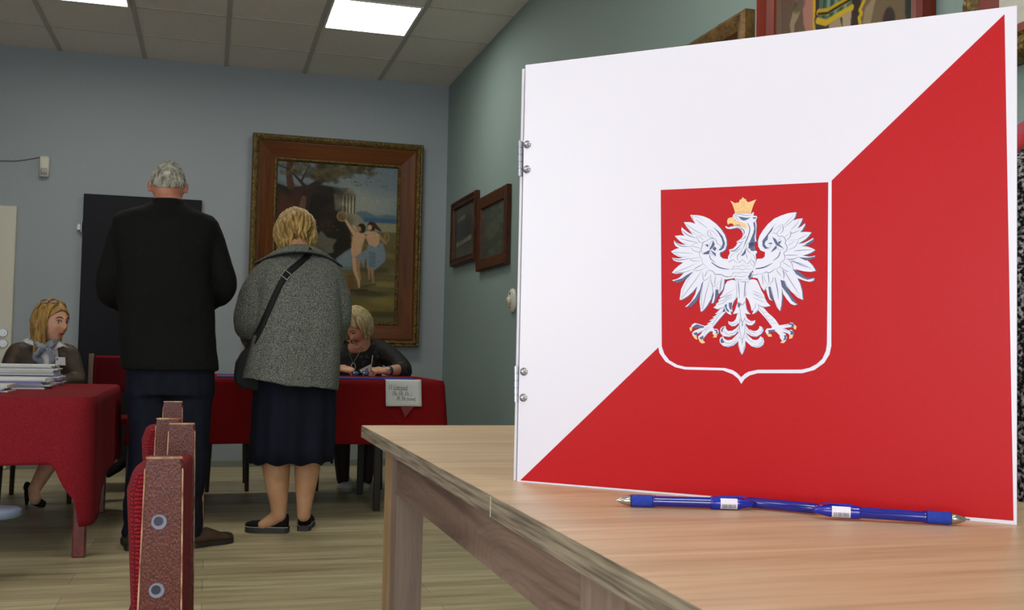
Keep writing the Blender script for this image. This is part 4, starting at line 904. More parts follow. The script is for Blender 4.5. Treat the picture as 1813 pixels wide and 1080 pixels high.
paper_stack('low stack of white papers in front of the tallest stack', at_y(82, 676, 5.45).x, -1.5, 5.33, 5.55, 8, at_y(50, 670, 5.35).z-LTZ, 4, skew=.02)
paper_stack('smallest paper pile nearest the front edge at the left border', at_y(17, 688, 5.1).x, -1.4, 4.98, 5.2, 5, at_y(10, 682, 5.0).z-LTZ, 6)

# ------------------------------------------------------------------ sign and papers on the right table
a = at_y(683, 673, B0-.02); b_ = at_y(745, 719, B0-.02)
yS = B0-.052
sg = MB(); nX = 8; x0_, x1_, zt, zb2 = a.x, b_.x, RTZ+.004, b_.z
rows = [[(x0_+(x1_-x0_)*i/nX, B0+.035, RTZ+.0045) for i in range(nX+1)], [(x0_+(x1_-x0_)*i/nX, B0-.006, RTZ+.003) for i in range(nX+1)]]
for j in range(7): rows.append([(x0_+(x1_-x0_)*i/nX, B0-.016-.030*j/6, zt-.008-(zt-.008-zb2)*j/6) for i in range(nX+1)])
sg.add([p for r in rows for p in r], [(j*(nX+1)+i, j*(nX+1)+i+1, (j+1)*(nX+1)+i+1, (j+1)*(nX+1)+i) for j in range(len(rows)-1) for i in range(nX)])
so = obj('paper_sign', sg, m_paper, None, True); q_ = so.modifiers.new('s', 'SOLIDIFY'); q_.thickness = .0008; q_.offset = 1
tag(so, 'white paper with handwritten street numbers taped to the dark red tablecloth', 'sign')
inkm = mat('handwriting ink', (.22, .22, .24), .6)
hw = MB()
for txt, px, py, sz in (('11 Listopada', 687, 690, .040), ('33a, 33b, 33c, 33d', 694, 699.5, .031), ('39, 39a (nowe)', 701, 708.5, .031)):
    vs_, fs_ = text_mesh(txt, sz, .25, .92); o_ = at_y(px, py, B0-.03)
    out = []
    for v in vs_:
        z = o_.z+v.y; f_ = (zt-.008-z)/(zt-.008-zb2); out.append(Vector((o_.x+v.x*.62, B0-.016-.030*f_-.0016, z+v.x*-.02)))
    hw.add(out, fs_)
obj('handwriting', hw, inkm, so)
tp = [at_y(709, 720, B0-.05), at_y(732, 720, B0-.05), at_y(717, 739, B0-.05)]
tag(obj('adhesive_tape', MB().extr([Vector((p.x, B0-.054, p.z)) for p in tp], Vector((0, -.0006, 0))), mat('clear tape', (.50, .18, .22), .25)), 'small triangle of clear tape below the paper sign', 'tape')
def fold_(label, x0_, x1_, y0_, y1_, dz=0, col='blue folder'):
    o = obj('document_folder', MB().box((x0_, y0_, RTZ+.003+dz), (x1_, y1_, RTZ+.010+dz), 0, .001), mat('blue folder', (.16, .20, .62), .35)); return tag(o, label, 'folder')
fold_('blue folder lying before the seated woman in black lace', .66, 1.10, B0+.02, B0+.24)
fold_('blue folder edge on the right table between the two standing people', .04, .19, B0+.04, B0+.3)
# ------------------------------------------------------------------ people
m_skin = mat('skin', (.85, .66, .55), .5, col2=(.80, .58, .47), vscale=25, spec=.35)
m_skinl = mat('tanned leg skin', (.78, .61, .47), .5, col2=(.72, .53, .40), vscale=12, spec=.3)
m_skinr = mat('ruddy neck skin', (.77, .52, .44), .5, col2=(.72, .45, .37), vscale=25)
m_eyew = mat('eye white', (.80, .78, .75), .3); m_eyed = mat('eye iris', (.13, .09, .07), .2); m_lip = mat('lips', (.62, .30, .28), .45); m_brow = mat('eyebrow', (.24, .16, .11), .8)
def frame3(front, up=(0, 0, 1), roll=0):
    f = Vector(front).normalized(); u = Vector(up); r = f.cross(u).normalized(); u = r.cross(f)
    M = Matrix((r, f, u)).transposed()
    return M @ Matrix.Rotation(roll, 3, 'Y')
def hp(d):
    """head surface for unit direction d (x right, y front, z up), head half height 1 -> metres at size 1"""
    x, y, z = d
    p = Vector((x*.074, y*.094, z*.112))
    if y < 0: p.y *= 1.02
    if z < 0:
        p.x *= 1-.26*(-z)**1.6
        if y > 0: p.y *= 1-.05*(-z)
        else: p.y *= 1-.34*(-z)**1.3
    if y > 0:
        g = lambda cx, cz, wx, wz: math.exp(-((x-cx)/wx)**2-((z-cz)/wz)**2)
        p.y += .024*g(0, -.20, .13, .13)+.012*g(0, .0, .10, .20)+.005*(g(.33, .22, .3, .08)+g(-.33, .22, .3, .08))
        p.y -= .009*(g(.36, .03, .17, .11)+g(-.36, .03, .17, .11)); p.y += .006*g(0, -.50, .24, .09)+.008*g(0, -.80, .26, .14)-.003*g(0, -.64, .3, .05)
        p.y += .004*(g(.5, -.22, .2, .2)+g(-.5, -.22, .2, .2)); p.y -= .004*(max(0, z-.3))
    return p
def head(mb_, c, M, s=1.0, n=40):
    vs_, m_ = [], n//2+8; c = Vector(c)
    for i in range(1, m_):
        for k_ in range(n):
            a = PI*i/m_; b_ = 2*PI*k_/n; vs_.append(c+M @ (hp((math.sin(a)*math.cos(b_), math.sin(a)*math.sin(b_), math.cos(a)))*s))
    t_ = len(vs_); vs_ += [c+M @ (hp((0, 0, 1))*s), c+M @ (hp((0, 0, -1))*s)]
    fs_ = [(i*n+k_, (i+1)*n+k_, (i+1)*n+(k_+1) % n, i*n+(k_+1) % n) for i in range(m_-2) for k_ in range(n)]
    fs_ += [(t_, k_, (k_+1) % n) for k_ in range(n)]+[(t_+1, (m_-2)*n+(k_+1) % n, (m_-2)*n+k_) for k_ in range(n)]
    mb_.add(vs_, fs_)
    for sx in (-1, 1):   # ears
        E0 = c+M @ (Vector((sx*.081, -.010, -.004))*s); R_ = M @ Matrix.Rotation(sx*-.55, 3, 'Z') @ Matrix.Rotation(-.15, 3, 'X')
        mb_.sphere(E0, (.009*s, .019*s, .032*s), 14, 0, R_); mb_.sphere(E0+M @ (Vector((sx*.003, -.002, -.026))*s), (.006*s, .009*s, .010*s), 10, 0, R_)
def face_bits(parent, c, M, s=1.0, lipm=None):
    c = Vector(c)
    def fp_(x, z, off=0):
        y = math.sqrt(max(0, 1-x*x-z*z)); p = hp((x, y, z)); return c+M @ ((p+Vector((0, off, 0)))*s)
    for sx in (-1, 1):
        e = MB(); e.sphere(fp_(sx*.37, .03, -.0045), (.0125*s, .008*s, .0075*s), 14, 0, M); eo = obj('eye', e, m_eyew, parent, True)
        e = MB(); e.sphere(fp_(sx*.37, .02, .0005), (.0055*s, .004*s, .0058*s), 12, 0, M); obj('iris', e, m_eyed, eo, True)
        e = MB(); e.tube([fp_(sx*x, .03+.085*math.sin(PI*t_)+.01, .0025) for x, t_ in ((.20, .05), (.30, .45), (.42, .6), (.54, .2))], [.0012*s, .0022*s, .0024*s, .0012*s], 8); obj('eyelid', e, m_brow, eo, True)
        e = MB(); e.tube([fp_(sx*x, z, .002) for x, z in ((.16, .23), (.3, .28), (.44, .28), (.6, .2))], [.002*s, .004*s, .0035*s, .0015*s], 8, flat=.6); obj('eyebrow', e, m_brow, parent, True)
    for z, r_, nm in ((-.485, .0042, 'upper_lip'), (-.545, .0048, 'lower_lip')):
        e = MB(); e.tube([fp_(x, z+(.012 if abs(x) < .1 and z > -.5 else 0)-.25*0+abs(x)*.05, .0005) for x in (-.26, -.14, 0, .14, .26)], [.0012*s, r_*.9*s, r_*s, r_*.9*s, .0012*s], 8); obj(nm, e, lipm or m_lip, parent, True)
def hand(mb_, wrist, d, nrm, side=1, curl=.5, s=1.0):
    """palm and five fingers; d = finger direction, nrm = back of the hand, side = which side the thumb is on"""
    w_ = Vector(wrist); d = Vector(d).normalized(); nrm = Vector(nrm); nrm = (nrm-d*nrm.dot(d)).normalized(); sd = d.cross(nrm)*side
    mb_.tube([w_-d*.01, w_+d*.03*s, w_+d*.06*s, w_+d*.085*s], [.024*s, .034*s, .040*s, .036*s], 14, cap='round', flat=.42, up=sd)
    for i, (o_, L_, r_) in enumerate(((.030, .068, .0086), (.010, .078, .009), (-.010, .072, .0086), (-.030, .056, .0076))):
        p0 = w_+d*.078*s+sd*o_*s; ang = 0; pts = [p0-d*.02*s, p0]; q_ = d.copy()
        for j, f_ in enumerate((.42, .32, .26)):
            ang += curl*(.7, .8, .5)[j]*(1+.12*i); q_ = d*math.cos(ang)-nrm*math.sin(ang); pts.append(pts[-1]+q_*L_*f_*s)
        mb_.tube(pts, [r_*s, r_*s, r_*.95*s, r_*.88*s, r_*.75*s], 10, cap='round')
    t0 = w_+d*.018*s+sd*.026*s; t1 = t0+(d*.55+sd*.8-nrm*.25).normalized()*.036*s; t2 = t1+(d*.95+sd*.15-nrm*.4).normalized()*.028*s; t3 = t2+(d*.9-sd*.2-nrm*.5).normalized()*.022*s
    mb_.tube([t0, t1, t2, t3], [.014*s, .0115*s, .0098*s, .008*s], 10, cap='round')
def hair_clumps(mb_, c, M, paths, s, seed, jitter=.012, mi=0):
    rg = random.Random(seed); c = Vector(c)
    for pts, r0, r1 in paths:
        P_ = [c+M @ (Vector(p)*s)+Vector((rg.uniform(-1, 1), rg.uniform(-1, 1), rg.uniform(-1, 1)))*jitter*(i/len(pts)) for i, p in enumerate(pts)]
        sp = spline(P_, 4); mb_.tube(sp, spl_r([r0*.6*s, r0*s, r0*s, r1*s], len(sp)), 7, mi, cap='round', flat=.7)
def cap_pt(th, ph, g=1.10, gy=1.06):
    """scalp point: ph from crown, th around (0 = front)"""
    d = (math.sin(ph)*math.sin(th), math.sin(ph)*math.cos(th), math.cos(ph)); p = hp(d) if d[1] < .4 else Vector((d[0]*.074, d[1]*.094, d[2]*.112)); return p*g
def foot_shoe(nm, parent, heel, d, L_, W_, H_, mats, sole=.018, low=True, body=None):
    """shoe as upper + sole; heel = ground point under the heel"""
    d = Vector(d).normalized(); sd = Vector((d.y, -d.x, 0)); heel = Vector(heel); n = 24; rows = []
    prof = [(0, .52, 1.0), (.06, .72, 1.0), (.2, .78, .92), (.38, .74, .72 if low else .95), (.55, .9, .50 if low else .72), (.72, 1.0, .46), (.88, .86, .40), (.97, .5, .30), (1, .2, .2)]
    vs_ = []; m_ = 12
    for f_, ww, hh in prof:
        for k_ in range(m_+1):
            a = PI*k_/m_; vs_.append(heel+d*(L_*f_)+sd*(math.cos(a)*W_*.5*ww)+Vector((0, 0, sole+math.sin(a)**.7*(H_-sole)*hh)))
    R = len(prof); fs_ = [(i*(m_+1)+k_, i*(m_+1)+k_+1, (i+1)*(m_+1)+k_+1, (i+1)*(m_+1)+k_) for i in range(R-1) for k_ in range(m_)]
    fs_ += [tuple(range(m_+1)), tuple(range((R-1)*(m_+1), R*(m_+1)))[::-1]]+[(i*(m_+1), (i+1)*(m_+1), (i+1)*(m_+1)+m_, i*(m_+1)+m_) for i in range(R-1)]
    so = obj(nm, MB().add(vs_, fs_), mats[0], parent, True)
    sp = MB(); out = [heel+d*(L_*f_*1.02-.004)+sd*(W_*.53*ww) for f_, ww, _ in prof]+[heel+d*(L_*f_*1.02-.004)-sd*(W_*.53*ww) for f_, ww, _ in reversed(prof)]
    sp.extr([p+Vector((0, 0, .001)) for p in out], Vector((0, 0, sole)))
    obj('sole', sp, mats[1], so)
    if len(mats) > 2:
        rm = MB(); rm.tube([p+Vector((0, 0, sole+.002)) for p in out], .0022, 6); obj('welt', rm, mats[2], so)
    return so
def outline_rings(rows, y0, ry, n_extra=0):
    """rows of (py, pxl, pxr, y offset, ry) seen at depth y0 -> loft rings"""
    R = []
    for py, l, r, dy, ry_ in rows:
        a, b_ = at_y(l, py, y0+dy), at_y(r, py, y0+dy); R.append(((a.x+b_.x)/2, y0+dy, (a.z+b_.z)/2, (b_.x-a.x)/2, ry_, 2.5))
    return R

# ================= man in the black jacket, seen from behind
Y_ = 4.86
man = thing('person', 'standing person in a black jacket with short grey hair, back turned to the camera', 'person', (-.17, Y_, 0))
hc = at_y(298, 330, Y_+.03); Mh = frame3((.02, .95, -.28))
bd = MB(); head(bd, hc, Mh, .96)
bd.tube([hc+Vector((0, -.01, -.04)), at_y(298, 362, Y_+.015), at_y(297, 390, Y_+.03)], [.062, .060, .06], 20, cap='round')
tr = outline_rings([(400, 225, 365, 0, .09), (470, 220, 365, 0, .11), (560, 225, 365, 0, .11), (640, 230, 370, 0, .11)], Y_, .1); bd.loft(tr[::-1])
hL, hR = at_y(255, 655, Y_), at_y(335, 655, Y_); kL, kR = at_y(262, 800, Y_), at_y(345, 800, Y_)
aL, aR = at_z(236, 958, .07), at_z(348, 958, .07); aL.y = aR.y = Y_
for a, b_, c_ in ((hL, kL, aL), (hR, kR, aR)): bd.tube([a, b_, c_], [.075, .045, .026], 16, cap='round')
arms = []
for sx, S_, E_p, W_p in ((-1, at_y(217, 405, Y_), at_y(192, 512, Y_+.02), at_y(232, 540, Y_+.22)), (1, at_y(368, 405, Y_), at_y(397, 508, Y_+.02), at_y(362, 540, Y_+.22))):
    bd.tube([S_, E_p, W_p], [.045, .038, .028], 14, cap='round'); hand(bd, W_p, Vector((-sx*.5, .8, .1)), (0, 0, 1), -sx if sx < 0 else sx*-1, .5, .92); arms.append((S_, E_p, W_p))
body = organic('body', bd, .008, m_skinr, man, 2)
# jacket
jk = MB(); rows = [(352, 272, 325, .01, .055), (362, 262, 334, .005, .062), (371, 240, 352, 0, .08), (380, 209, 377, -.005, .098), (391, 198, 387, -.01, .115), (420, 198, 383, -.02, .125), (470, 207, 376, -.02, .135), (530, 209, 378, -.01, .14), (590, 209, 382, 0, .14), (630, 212, 386, 0, .145), (655, 214, 388, 0, .148)]
jk.loft(outline_rings(rows, Y_, .1)[::-1], 40)
for S_, E_p, W_p in arms:
    sx = -1 if S_.x < -.2 else 1
    p1 = S_+Vector((0, 0, -.012)); mid = S_.lerp(E_p, .5)+Vector((sx*.004, -.02, 0)); jk.tube(spline([p1+Vector((-sx*.035, 0, .02)), p1, mid, E_p, E_p.lerp(W_p, .5)+Vector((0, 0, -.01)), W_p], 5), spl_r([.050, .055, .055, .056, .050, .042], 26), 20, cap='round')
def jfold(co):
    return .006*noise.noise(Vector((co.x*9, co.y*9, co.z*3.5)))+.004*noise.noise(Vector((co.x*22, co.y*22, co.z*14)))*(1 if co.z < 1.3 else .4)
m_jack = mat('black wool jacket', (.085, .088, .088), .85, col2=(.06, .063, .065), vscale=120, bump=.4, bscale=180, spec=.15)
jo = organic('jacket', jk, .009, m_jack, man, 4, jfold)
cl = MB(); base = at_y(298, 357, Y_+.0)
rr = []
for k_ in range(25):
    a = PI*1.0+PI*k_/24; rr.append((math.cos(a), math.sin(a)))
vs_ = []
for (cx_, cz_) in rr:
    for dz, r_, in ((-.045, .082), (.002, .068), (.007, .064), (.002, .061), (-.03, .06)):
        vs_.append(Vector((base.x+cx_*r_*1.0, base.y-.005+cz_*r_*.98, base.z+dz+.0)))
cl.add(vs_, [(k_*5+j, k_*5+j+1, (k_+1)*5+j+1, (k_+1)*5+j) for k_ in range(24) for j in range(4)]); co_ = obj('collar', cl, m_jack, jo, True)
for S_, sx in ((arms[0][0], -1), (arms[1][0], 1)): pass
# jeans
je = MB()
je.loft(outline_rings([(640, 222, 380, 0, .12), (700, 222, 381, 0, .125)], Y_, .1)[::-1], 32)
lj = [(664, 224, 306), (720, 226, 303), (800, 228, 300), (860, 222, 285), (900, 217, 272), (925, 219, 262), (941, 216, 262), (951, 219, 259)]
rj = [(664, 296, 379), (720, 300, 376), (800, 305, 371), (850, 306, 365), (880, 306, 359), (920, 306, 361), (941, 306, 358), (950, 308, 358)]
for L3 in (lj, rj): je.loft(outline_rings([(py, a, b_, 0, (b_-a)*.00122*1.05+.0) for py, a, b_ in L3], Y_, .1)[::-1], 24)
m_jean = mat('dark blue denim', (.065, .085, .15), .8, spec=.2, col2=(.04, .055, .105), vscale=40, bump=.3, bscale=200, stretch=(1, 1, .4))
organic('jeans', je, .008, m_jean, man, 3, lambda co: .005*noise.noise(Vector((co.x*12, co.y*12, co.z*(7 if co.z > .25 else 22))))*(1.6 if co.z < .25 else 1))
m_bsh = mat('brown leather', (.30, .22, .16), .5, col2=(.22, .16, .12), vscale=30); m_gsh = mat('grey brown leather', (.22, .20, .18), .5, col2=(.17, .15, .14), vscale=30); m_sole = mat('dark rubber sole', (.13, .11, .10), .6)
hl = at_z(234, 977, 0); foot_shoe('shoe', man, (hl.x+.004, hl.y+.02, 0), (-.10, 1, 0), .26, .094, .085, (m_gsh, m_sole), .022, False)
hl = at_z(340, 971, 0); foot_shoe('shoe', man, (hl.x-.01, hl.y+.015, 0), (.88, .62, 0), .22, .092, .085, (m_bsh, m_sole), .022, False)
# short grey hair
m_ghair = mat('short grey hair', (.80, .79, .74), .75, col2=(.48, .47, .43), vscale=55, bump=.9, bscale=170, stretch=(1, 1, .5))
hr_ = MB(); n = 40; vs_ = []
R = 18
for i in range(R+1):
    for k_ in range(n):
        th = 2*PI*k_/n; back = .5-.5*math.cos(th); lim = 1.25+.72*back; ear = math.exp(-((abs(math.sin(th))-1)/.10)**2)
        ph = max(.001, (lim-.32*ear)*i/R); g_ = 1.075-.04*(i/R)**4+.025*noise.noise(Vector((th*2.2 if th < PI else (2*PI-th)*2.2, ph*4, 3)))
        vs_.append(hc+Mh @ (cap_pt(th, ph, g_)*.96))
hr_.add(vs_, [(i*n+k_, i*n+(k_+1) % n, (i+1)*n+(k_+1) % n, (i+1)*n+k_) for i in range(R) for k_ in range(n)])
ho = obj('hair', hr_, m_ghair, man, True); q_ = ho.modifiers.new('s', 'SOLIDIFY'); q_.thickness = .006; q_.offset = -1
rg = random.Random(4); tf = MB()
for i in range(260):
    th = rg.uniform(0, 2*PI); ph = rg.uniform(.05, 1.25+.5*(.5-.5*math.cos(th))); p = cap_pt(th, ph, 1.06); p2 = cap_pt(th+rg.uniform(-.12, .12), ph+.22, 1.10)
    a, b_ = hc+Mh @ (p*.96), hc+Mh @ (p2*.96); tf.tube([a, a.lerp(b_, .5)+(a-hc).normalized()*.002, b_], [.0028, .0032, .001], 5)
obj('hair_tufts', tf, m_ghair, ho, True)

# ================= woman in the grey coat, seen from behind, bending over the table
Y_ = 5.14
wom = thing('person', 'person in a grey tweed coat and navy skirt bending over the right table', 'person', (.39, Y_, 0))
hc = at_y(523, 414, Y_+.17); Mh = frame3((-.15, .62, -.75), roll=0)
bd = MB(); head(bd, hc, Mh, .93); nb = at_y(530, 450, Y_+.06)
bd.tube([hc+Vector((0, -.02, -.02)), nb, at_y(528, 480, Y_+.05)], [.055, .055, .05], 20, cap='round')
bd.loft(outline_rings([(480, 480, 575, .04, .06), (560, 480, 580, .01, .10), (640, 480, 570, .0, .10), (700, 485, 560, 0, .10)], Y_, .1)[::-1])
wl = [(690, 492, .065), (790, 487, .068), (830, 489, .066), (862, 491, .056), (890, 493.5, .042), (912, 494, .036)]
wr = [(690, 540, .065), (790, 545, .066), (830, 544, .062), (862, 541, .051), (890, 539, .038), (912, 538, .033)]
for L3 in (wl, wr): bd.tube([at_y(px, py, Y_) for py, px, r_ in L3], [r_ for _, _, r_ in L3], 20, cap='round')
f1 = at_z(503, 944, 0); f2 = at_z(538, 941, 0)
an = at_y(494, 908, Y_); bd.tube([an, an+Vector((-.02, .01, -.03)), an+Vector((-.075, .015, -.058))], [.036, .034, .024], 14, cap='round')
arms = []
for sx, S_, E_p, W_p in ((-1, at_y(468, 492, Y_+.02), at_y(437, 570, Y_+.0), at_y(452, 612, Y_+.26)), (1, at_y(581, 490, Y_+.02), at_y(598, 560, Y_+.0), at_y(588, 612, Y_+.26))):
    bd.tube([S_, E_p, W_p], [.045, .038, .028], 14, cap='round'); hand(bd, W_p, Vector((-sx*.5, .7, -.2)), (0, 0, 1), -sx, .5, .85); arms.append((S_, E_p, W_p))
bo = organic('body', bd, .008, m_skinl, wom, 2)
ct = MB(); rows = [(441, 506, 556, .075, .05), (448, 500, 566, .065, .07), (456, 478, 580, .05, .09), (466, 462, 590, .035, .105), (480, 455, 596, .02, .12), (505, 452, 602, .0, .135), (540, 454, 604, -.02, .15), (580, 450, 603, -.03, .155), (615, 442, 602, -.03, .16), (645, 435, 601, -.03, .162)]
rr_ = outline_rings(rows, Y_, .1)
l, r = at_y(428, 665, Y_-.03), at_y(599, 686, Y_-.03)
ct.loft([(*((l.x+r.x)/2, Y_-.03, (l.z+r.z)/2-.005), (r.x-l.x)/2, .165, 2.4)]+rr_[::-1], 44)
for S_, E_p, W_p in arms:
    sx = -1 if S_.x < .3 else 1
    ct.tube(spline([S_+Vector((-sx*.04, 0, .015)), S_, S_.lerp(E_p, .5)+Vector((sx*.012, -.01, 0)), E_p, E_p.lerp(W_p, .5), W_p], 5), spl_r([.062, .072, .074, .066, .060, .050], 26), 20, cap='round')
def tweed(name, a, b_, scale=260):
    if name in MATS: return MATS[name]
    M = mat(name, a, .92, col2=b_, vscale=scale, bump=.5, bscale=scale, spec=.15)
    N = M.node_tree.nodes
    for nd in N:
        if nd.type == 'VALTORGB': nd.color_ramp.elements[0].position = .42; nd.color_ramp.elements[1].position = .58
    return M
m_tw = tweed('grey tweed', (.27, .285, .28), (.56, .57, .54), 260)
def cfold(co):
    t_ = max(0, min(1, (1.1-co.z)/.3)); s_ = .010*noise.noise(Vector((co.x*7, co.y*6, co.z*2.5)))+.004*noise.noise(Vector((co.x*20, co.y*18, co.z*9)))
    g = math.exp(-((co.x-(.20+.25*(co.z-.78)))/.02)**2)*.010*(1 if co.z < 1.0 else .2)
    return s_-g*t_
hemslope = (at_y(428, 665, Y_).z-at_y(599, 686, Y_).z)/(599-428)
def cpost(co):
    # slanting hem: lower edge drops towards the right
    if co.z < .80:
        f_ = (co.x-.15)/(.60-.15); co = co.copy(); co.z -= .055*(max(0, min(1, f_))-.35)*max(0, (.80-co.z)/.08)
    return co
coat = organic('coat', ct, .009, m_tw, wom, 4, cfold, post=cpost)
# turned-down collar with a dark edge
cr = MB(); vs_ = []; nK = 28; ed = []
for k_ in range(nK+1):
    f_ = k_/nK; x_ = 450+(606-450)*f_
    py_lo = 468-22*math.sin(PI*f_)**.8+(0 if f_ < .8 else 4*(f_-.8)/.2); py_up = 449-14*math.sin(PI*f_)**.7 if .12 < f_ < .9 else py_lo-2
    xt = 530+(x_-530)*.55
    yo = -.085+.16*(abs(f_-.5)*2)**1.6
    lo = at_y(x_, py_lo, Y_+yo); up = at_y(xt, max(435, min(py_up, py_lo-3)), Y_+yo*.4+.03); midp = lo.lerp(up, .5)+Vector((0, -.012, .004))
    vs_ += [lo+Vector((0, -.006, 0)), midp, up, up+Vector((0, .02, -.004))]; ed.append(lo+Vector((0, -.006, -.002)))
cr.add(vs_, [(k_*4+j, k_*4+j+1, (k_+1)*4+j+1, (k_+1)*4+j) for k_ in range(nK) for j in range(3)])
co_ = obj('collar', cr, m_tw, coat, True, fix=False); q_ = co_.modifiers.new('s', 'SOLIDIFY'); q_.thickness = .008; q_.offset = -1
obj('collar_edge', MB().tube(ed, .0035, 6), mat('dark green binding', (.10, .13, .12), .7), coat, True)
ps = MB(); nb2 = at_y(531, 447, Y_+.06)
ps.tube([nb2+Vector((math.cos(a)*.064, math.sin(a)*.06, .008-.022*math.cos(a)*0+.016*math.sin(-a)*0)) for a in np.linspace(PI, 2*PI, 15)], .010, 8, cap='round')
obj('pink_scarf', ps, mat('pink fabric', (.74, .50, .48), .8), wom, True)
# skirt
sk_ = MB(); n = 72; rows = [(640, 446, 592, .12), (700, 447, 597, .13), (750, 443, 596, .14), (790, 440, 594, .15), (819, 438, 592, .155)]; vs_ = []
for j, (py, l, r, ry_) in enumerate(rows):
    a, b_ = at_y(l, py, Y_), at_y(r, py, Y_)
    for k_ in range(n):
        t_ = 2*PI*k_/n; am = .010*(j/4)**.8; w_ = math.sin(t_*11+.6*math.sin(t_*3)); rx = (b_.x-a.x)/2-am+am*w_; ryy = ry_-am+am*1.4*w_
        vs_.append(((a.x+b_.x)/2+rx*math.cos(t_), Y_+ryy*math.sin(t_), (a.z+b_.z)/2+(.008*math.sin(t_*11+1)+.004 if j == 4 else 0)))
sk_.add(vs_, [(j*n+k_, j*n+(k_+1) % n, (j+1)*n+(k_+1) % n, (j+1)*n+k_) for j in range(4) for k_ in range(n)]+[tuple(range(n))])
so = obj('skirt', sk_, mat('navy skirt fabric', (.075, .09, .15), .8, spec=.2, col2=(.055, .065, .12), vscale=9, bump=.2, bscale=200, stretch=(1, 1, .2)), wom, True); q_ = so.modifiers.new('s', 'SOLIDIFY'); q_.thickness = .002
m_suede = mat('black suede', (.055, .055, .06), .8, spec=.2); m_welt = mat('grey welt', (.55, .55, .56), .4); m_sole2 = mat('grey rubber sole', (.17, .17, .17), .6)
foot_shoe('shoe', wom, (f1.x+.018, f1.y+.015, 0), (-1, .30, 0), .205, .082, .090, (m_suede, m_sole2, m_welt), .026)
foot_shoe('shoe', wom, (f2.x, f2.y+.01, 0), (.16, 1, 0), .215, .084, .098, (m_suede, m_sole2, m_welt), .026)
# hair
m_bl = mat('blonde hair', (.80, .68, .42), .55, col2=(.58, .44, .23), vscale=22, bump=.6, bscale=60, stretch=(3, 3, .6)); m_bl2 = mat('dark blonde strands', (.48, .36, .19), .6)
def bob(parent, hc, Mh, s, mats_, seed, length=.35, lo=2.0, puff=1.12, jit=.008, fronts=(0, 0), nm='hair', down=None, th_skip=.75, th_far=None):
    rg = random.Random(seed); sh_ = MB(); n = 44; R = 16; vs_ = []
    for i in range(R+1):
        for k_ in range(n):
            th = 2*PI*k_/n; back = .5-.5*math.cos(th); lim = .95+(lo-.95)*min(1, back*2.2); ph = max(.001, lim*i/R)
            vs_.append(Vector(hc)+Mh @ (cap_pt(th, ph, puff-.03+.03*noise.noise(Vector((math.sin(th)*2, math.cos(th)*2, ph*2+seed))))*s))
    sh_.add(vs_, [(i*n+k_, i*n+(k_+1) % n, (i+1)*n+(k_+1) % n, (i+1)*n+k_) for i in range(R) for k_ in range(n)])
    ho = obj(nm, sh_, mats_[0], parent, True); q_ = ho.modifiers.new('s', 'SOLIDIFY'); q_.thickness = .012*s; q_.offset = -1
    for mi in (0, 1):
        cl_ = MB(); cnt = 95 if mi == 0 else 30
        for i in range(cnt):
            th = rg.uniform(th_skip, 2*PI-(th_far or th_skip)); back = .5-.5*math.cos(th); L2 = (.95+(lo-.95)*min(1, back*2.2))+rg.uniform(-.1, .18); p0 = rg.uniform(.02, .8)
            pts = [cap_pt(th+rg.uniform(-.05, .05)+.15*math.sin(f_*3+th), p0+(L2-p0)*f_, puff+.015+.02*math.sin(PI*f_)) for f_ in (0, .3, .6, .85, 1.0)]
            if length:
                e = Vector(pts[-1]); dn = Mh.transposed() @ Vector(down or (0, 0, -1)); pts.append(e+dn*length*.5*rg.uniform(.7, 1.1)); pts.append(e+dn*length*rg.uniform(.7, 1.15)-Vector((e.x, e.y, 0))*.10)
            hair_clumps(cl_, hc, Mh, [(pts, .0095 if mi == 0 else .006, .003)], s, seed*100+i, jit)
        obj('hair_locks', cl_, mats_[mi], ho, True)
    return ho
bob(wom, hc, Mh, 1.06, (m_bl, m_bl2), 11, .045, 2.05, 1.18, .014, down=(.0, .0, -1), th_skip=.3)
# shoulder bag and strap
m_blk = mat('black leather', (.03, .03, .032), .75, bump=.2, bscale=120)
bag = thing('shoulder_bag', 'black shoulder bag hanging at the left hip of the person in the grey coat', 'bag', (.13, Y_-.02, .80))
pts = [(443, 598), (440, 612), (428, 625), (418, 642), (415, 665), (416, 678), (426, 686), (448, 692), (470, 694), (470, 660), (455, 620)]
bag_m = MB(); bag_m.extr([at_y(x, y, Y_-.06) for x, y in pts], Vector((0, .16, 0))); bo_ = obj('bag_body', bag_m, m_blk, bag, True); q_ = bo_.modifiers.new('b', 'BEVEL'); q_.width = .012; q_.segments = 3
# strap lies on the coat's back: follows the surface by ray casting from behind
dg = bpy.context.evaluated_depsgraph_get(); dg.update()
stp = [(553, 441), (545, 452), (530, 466), (515, 478), (507, 486), (495, 505), (484, 530), (474, 552), (464, 575), (455, 592), (447, 606)]
L_s, R_s = [], []
sp2 = spline([(x, y, 0) for x, y in stp], 4)
cm = coat.data; import mathutils
bv = mathutils.bvhtree.BVHTree.FromObject(coat, dg)
inv = coat.matrix_world.inverted()
for i, v in enumerate(sp2):
    t_ = (sp2[min(i+1, len(sp2)-1)]-sp2[max(i-1, 0)]).normalized(); nn = Vector((-t_.y, t_.x, 0))
    for sgn, Ls in ((1, L_s), (-1, R_s)):
        q2 = v+nn*sgn*5.2; d = Vector(ray(q2.x, q2.y)).normalized(); hit = bv.ray_cast(inv @ Vector(EYE), d)
        p = coat.matrix_world @ hit[0] if hit[0] is not None else at_y(q2.x, q2.y, Y_-.1)
        if p.y > Y_+.08: p = at_y(q2.x, q2.y, Y_-.1)
        Ls.append(p-d*.006)
def smooth_list(L3):
    for _ in range(4): L3 = [L3[0]]+[(L3[i-1]+L3[i]*2+L3[i+1])/4 for i in range(1, len(L3)-1)]+[L3[-1]]
    return L3
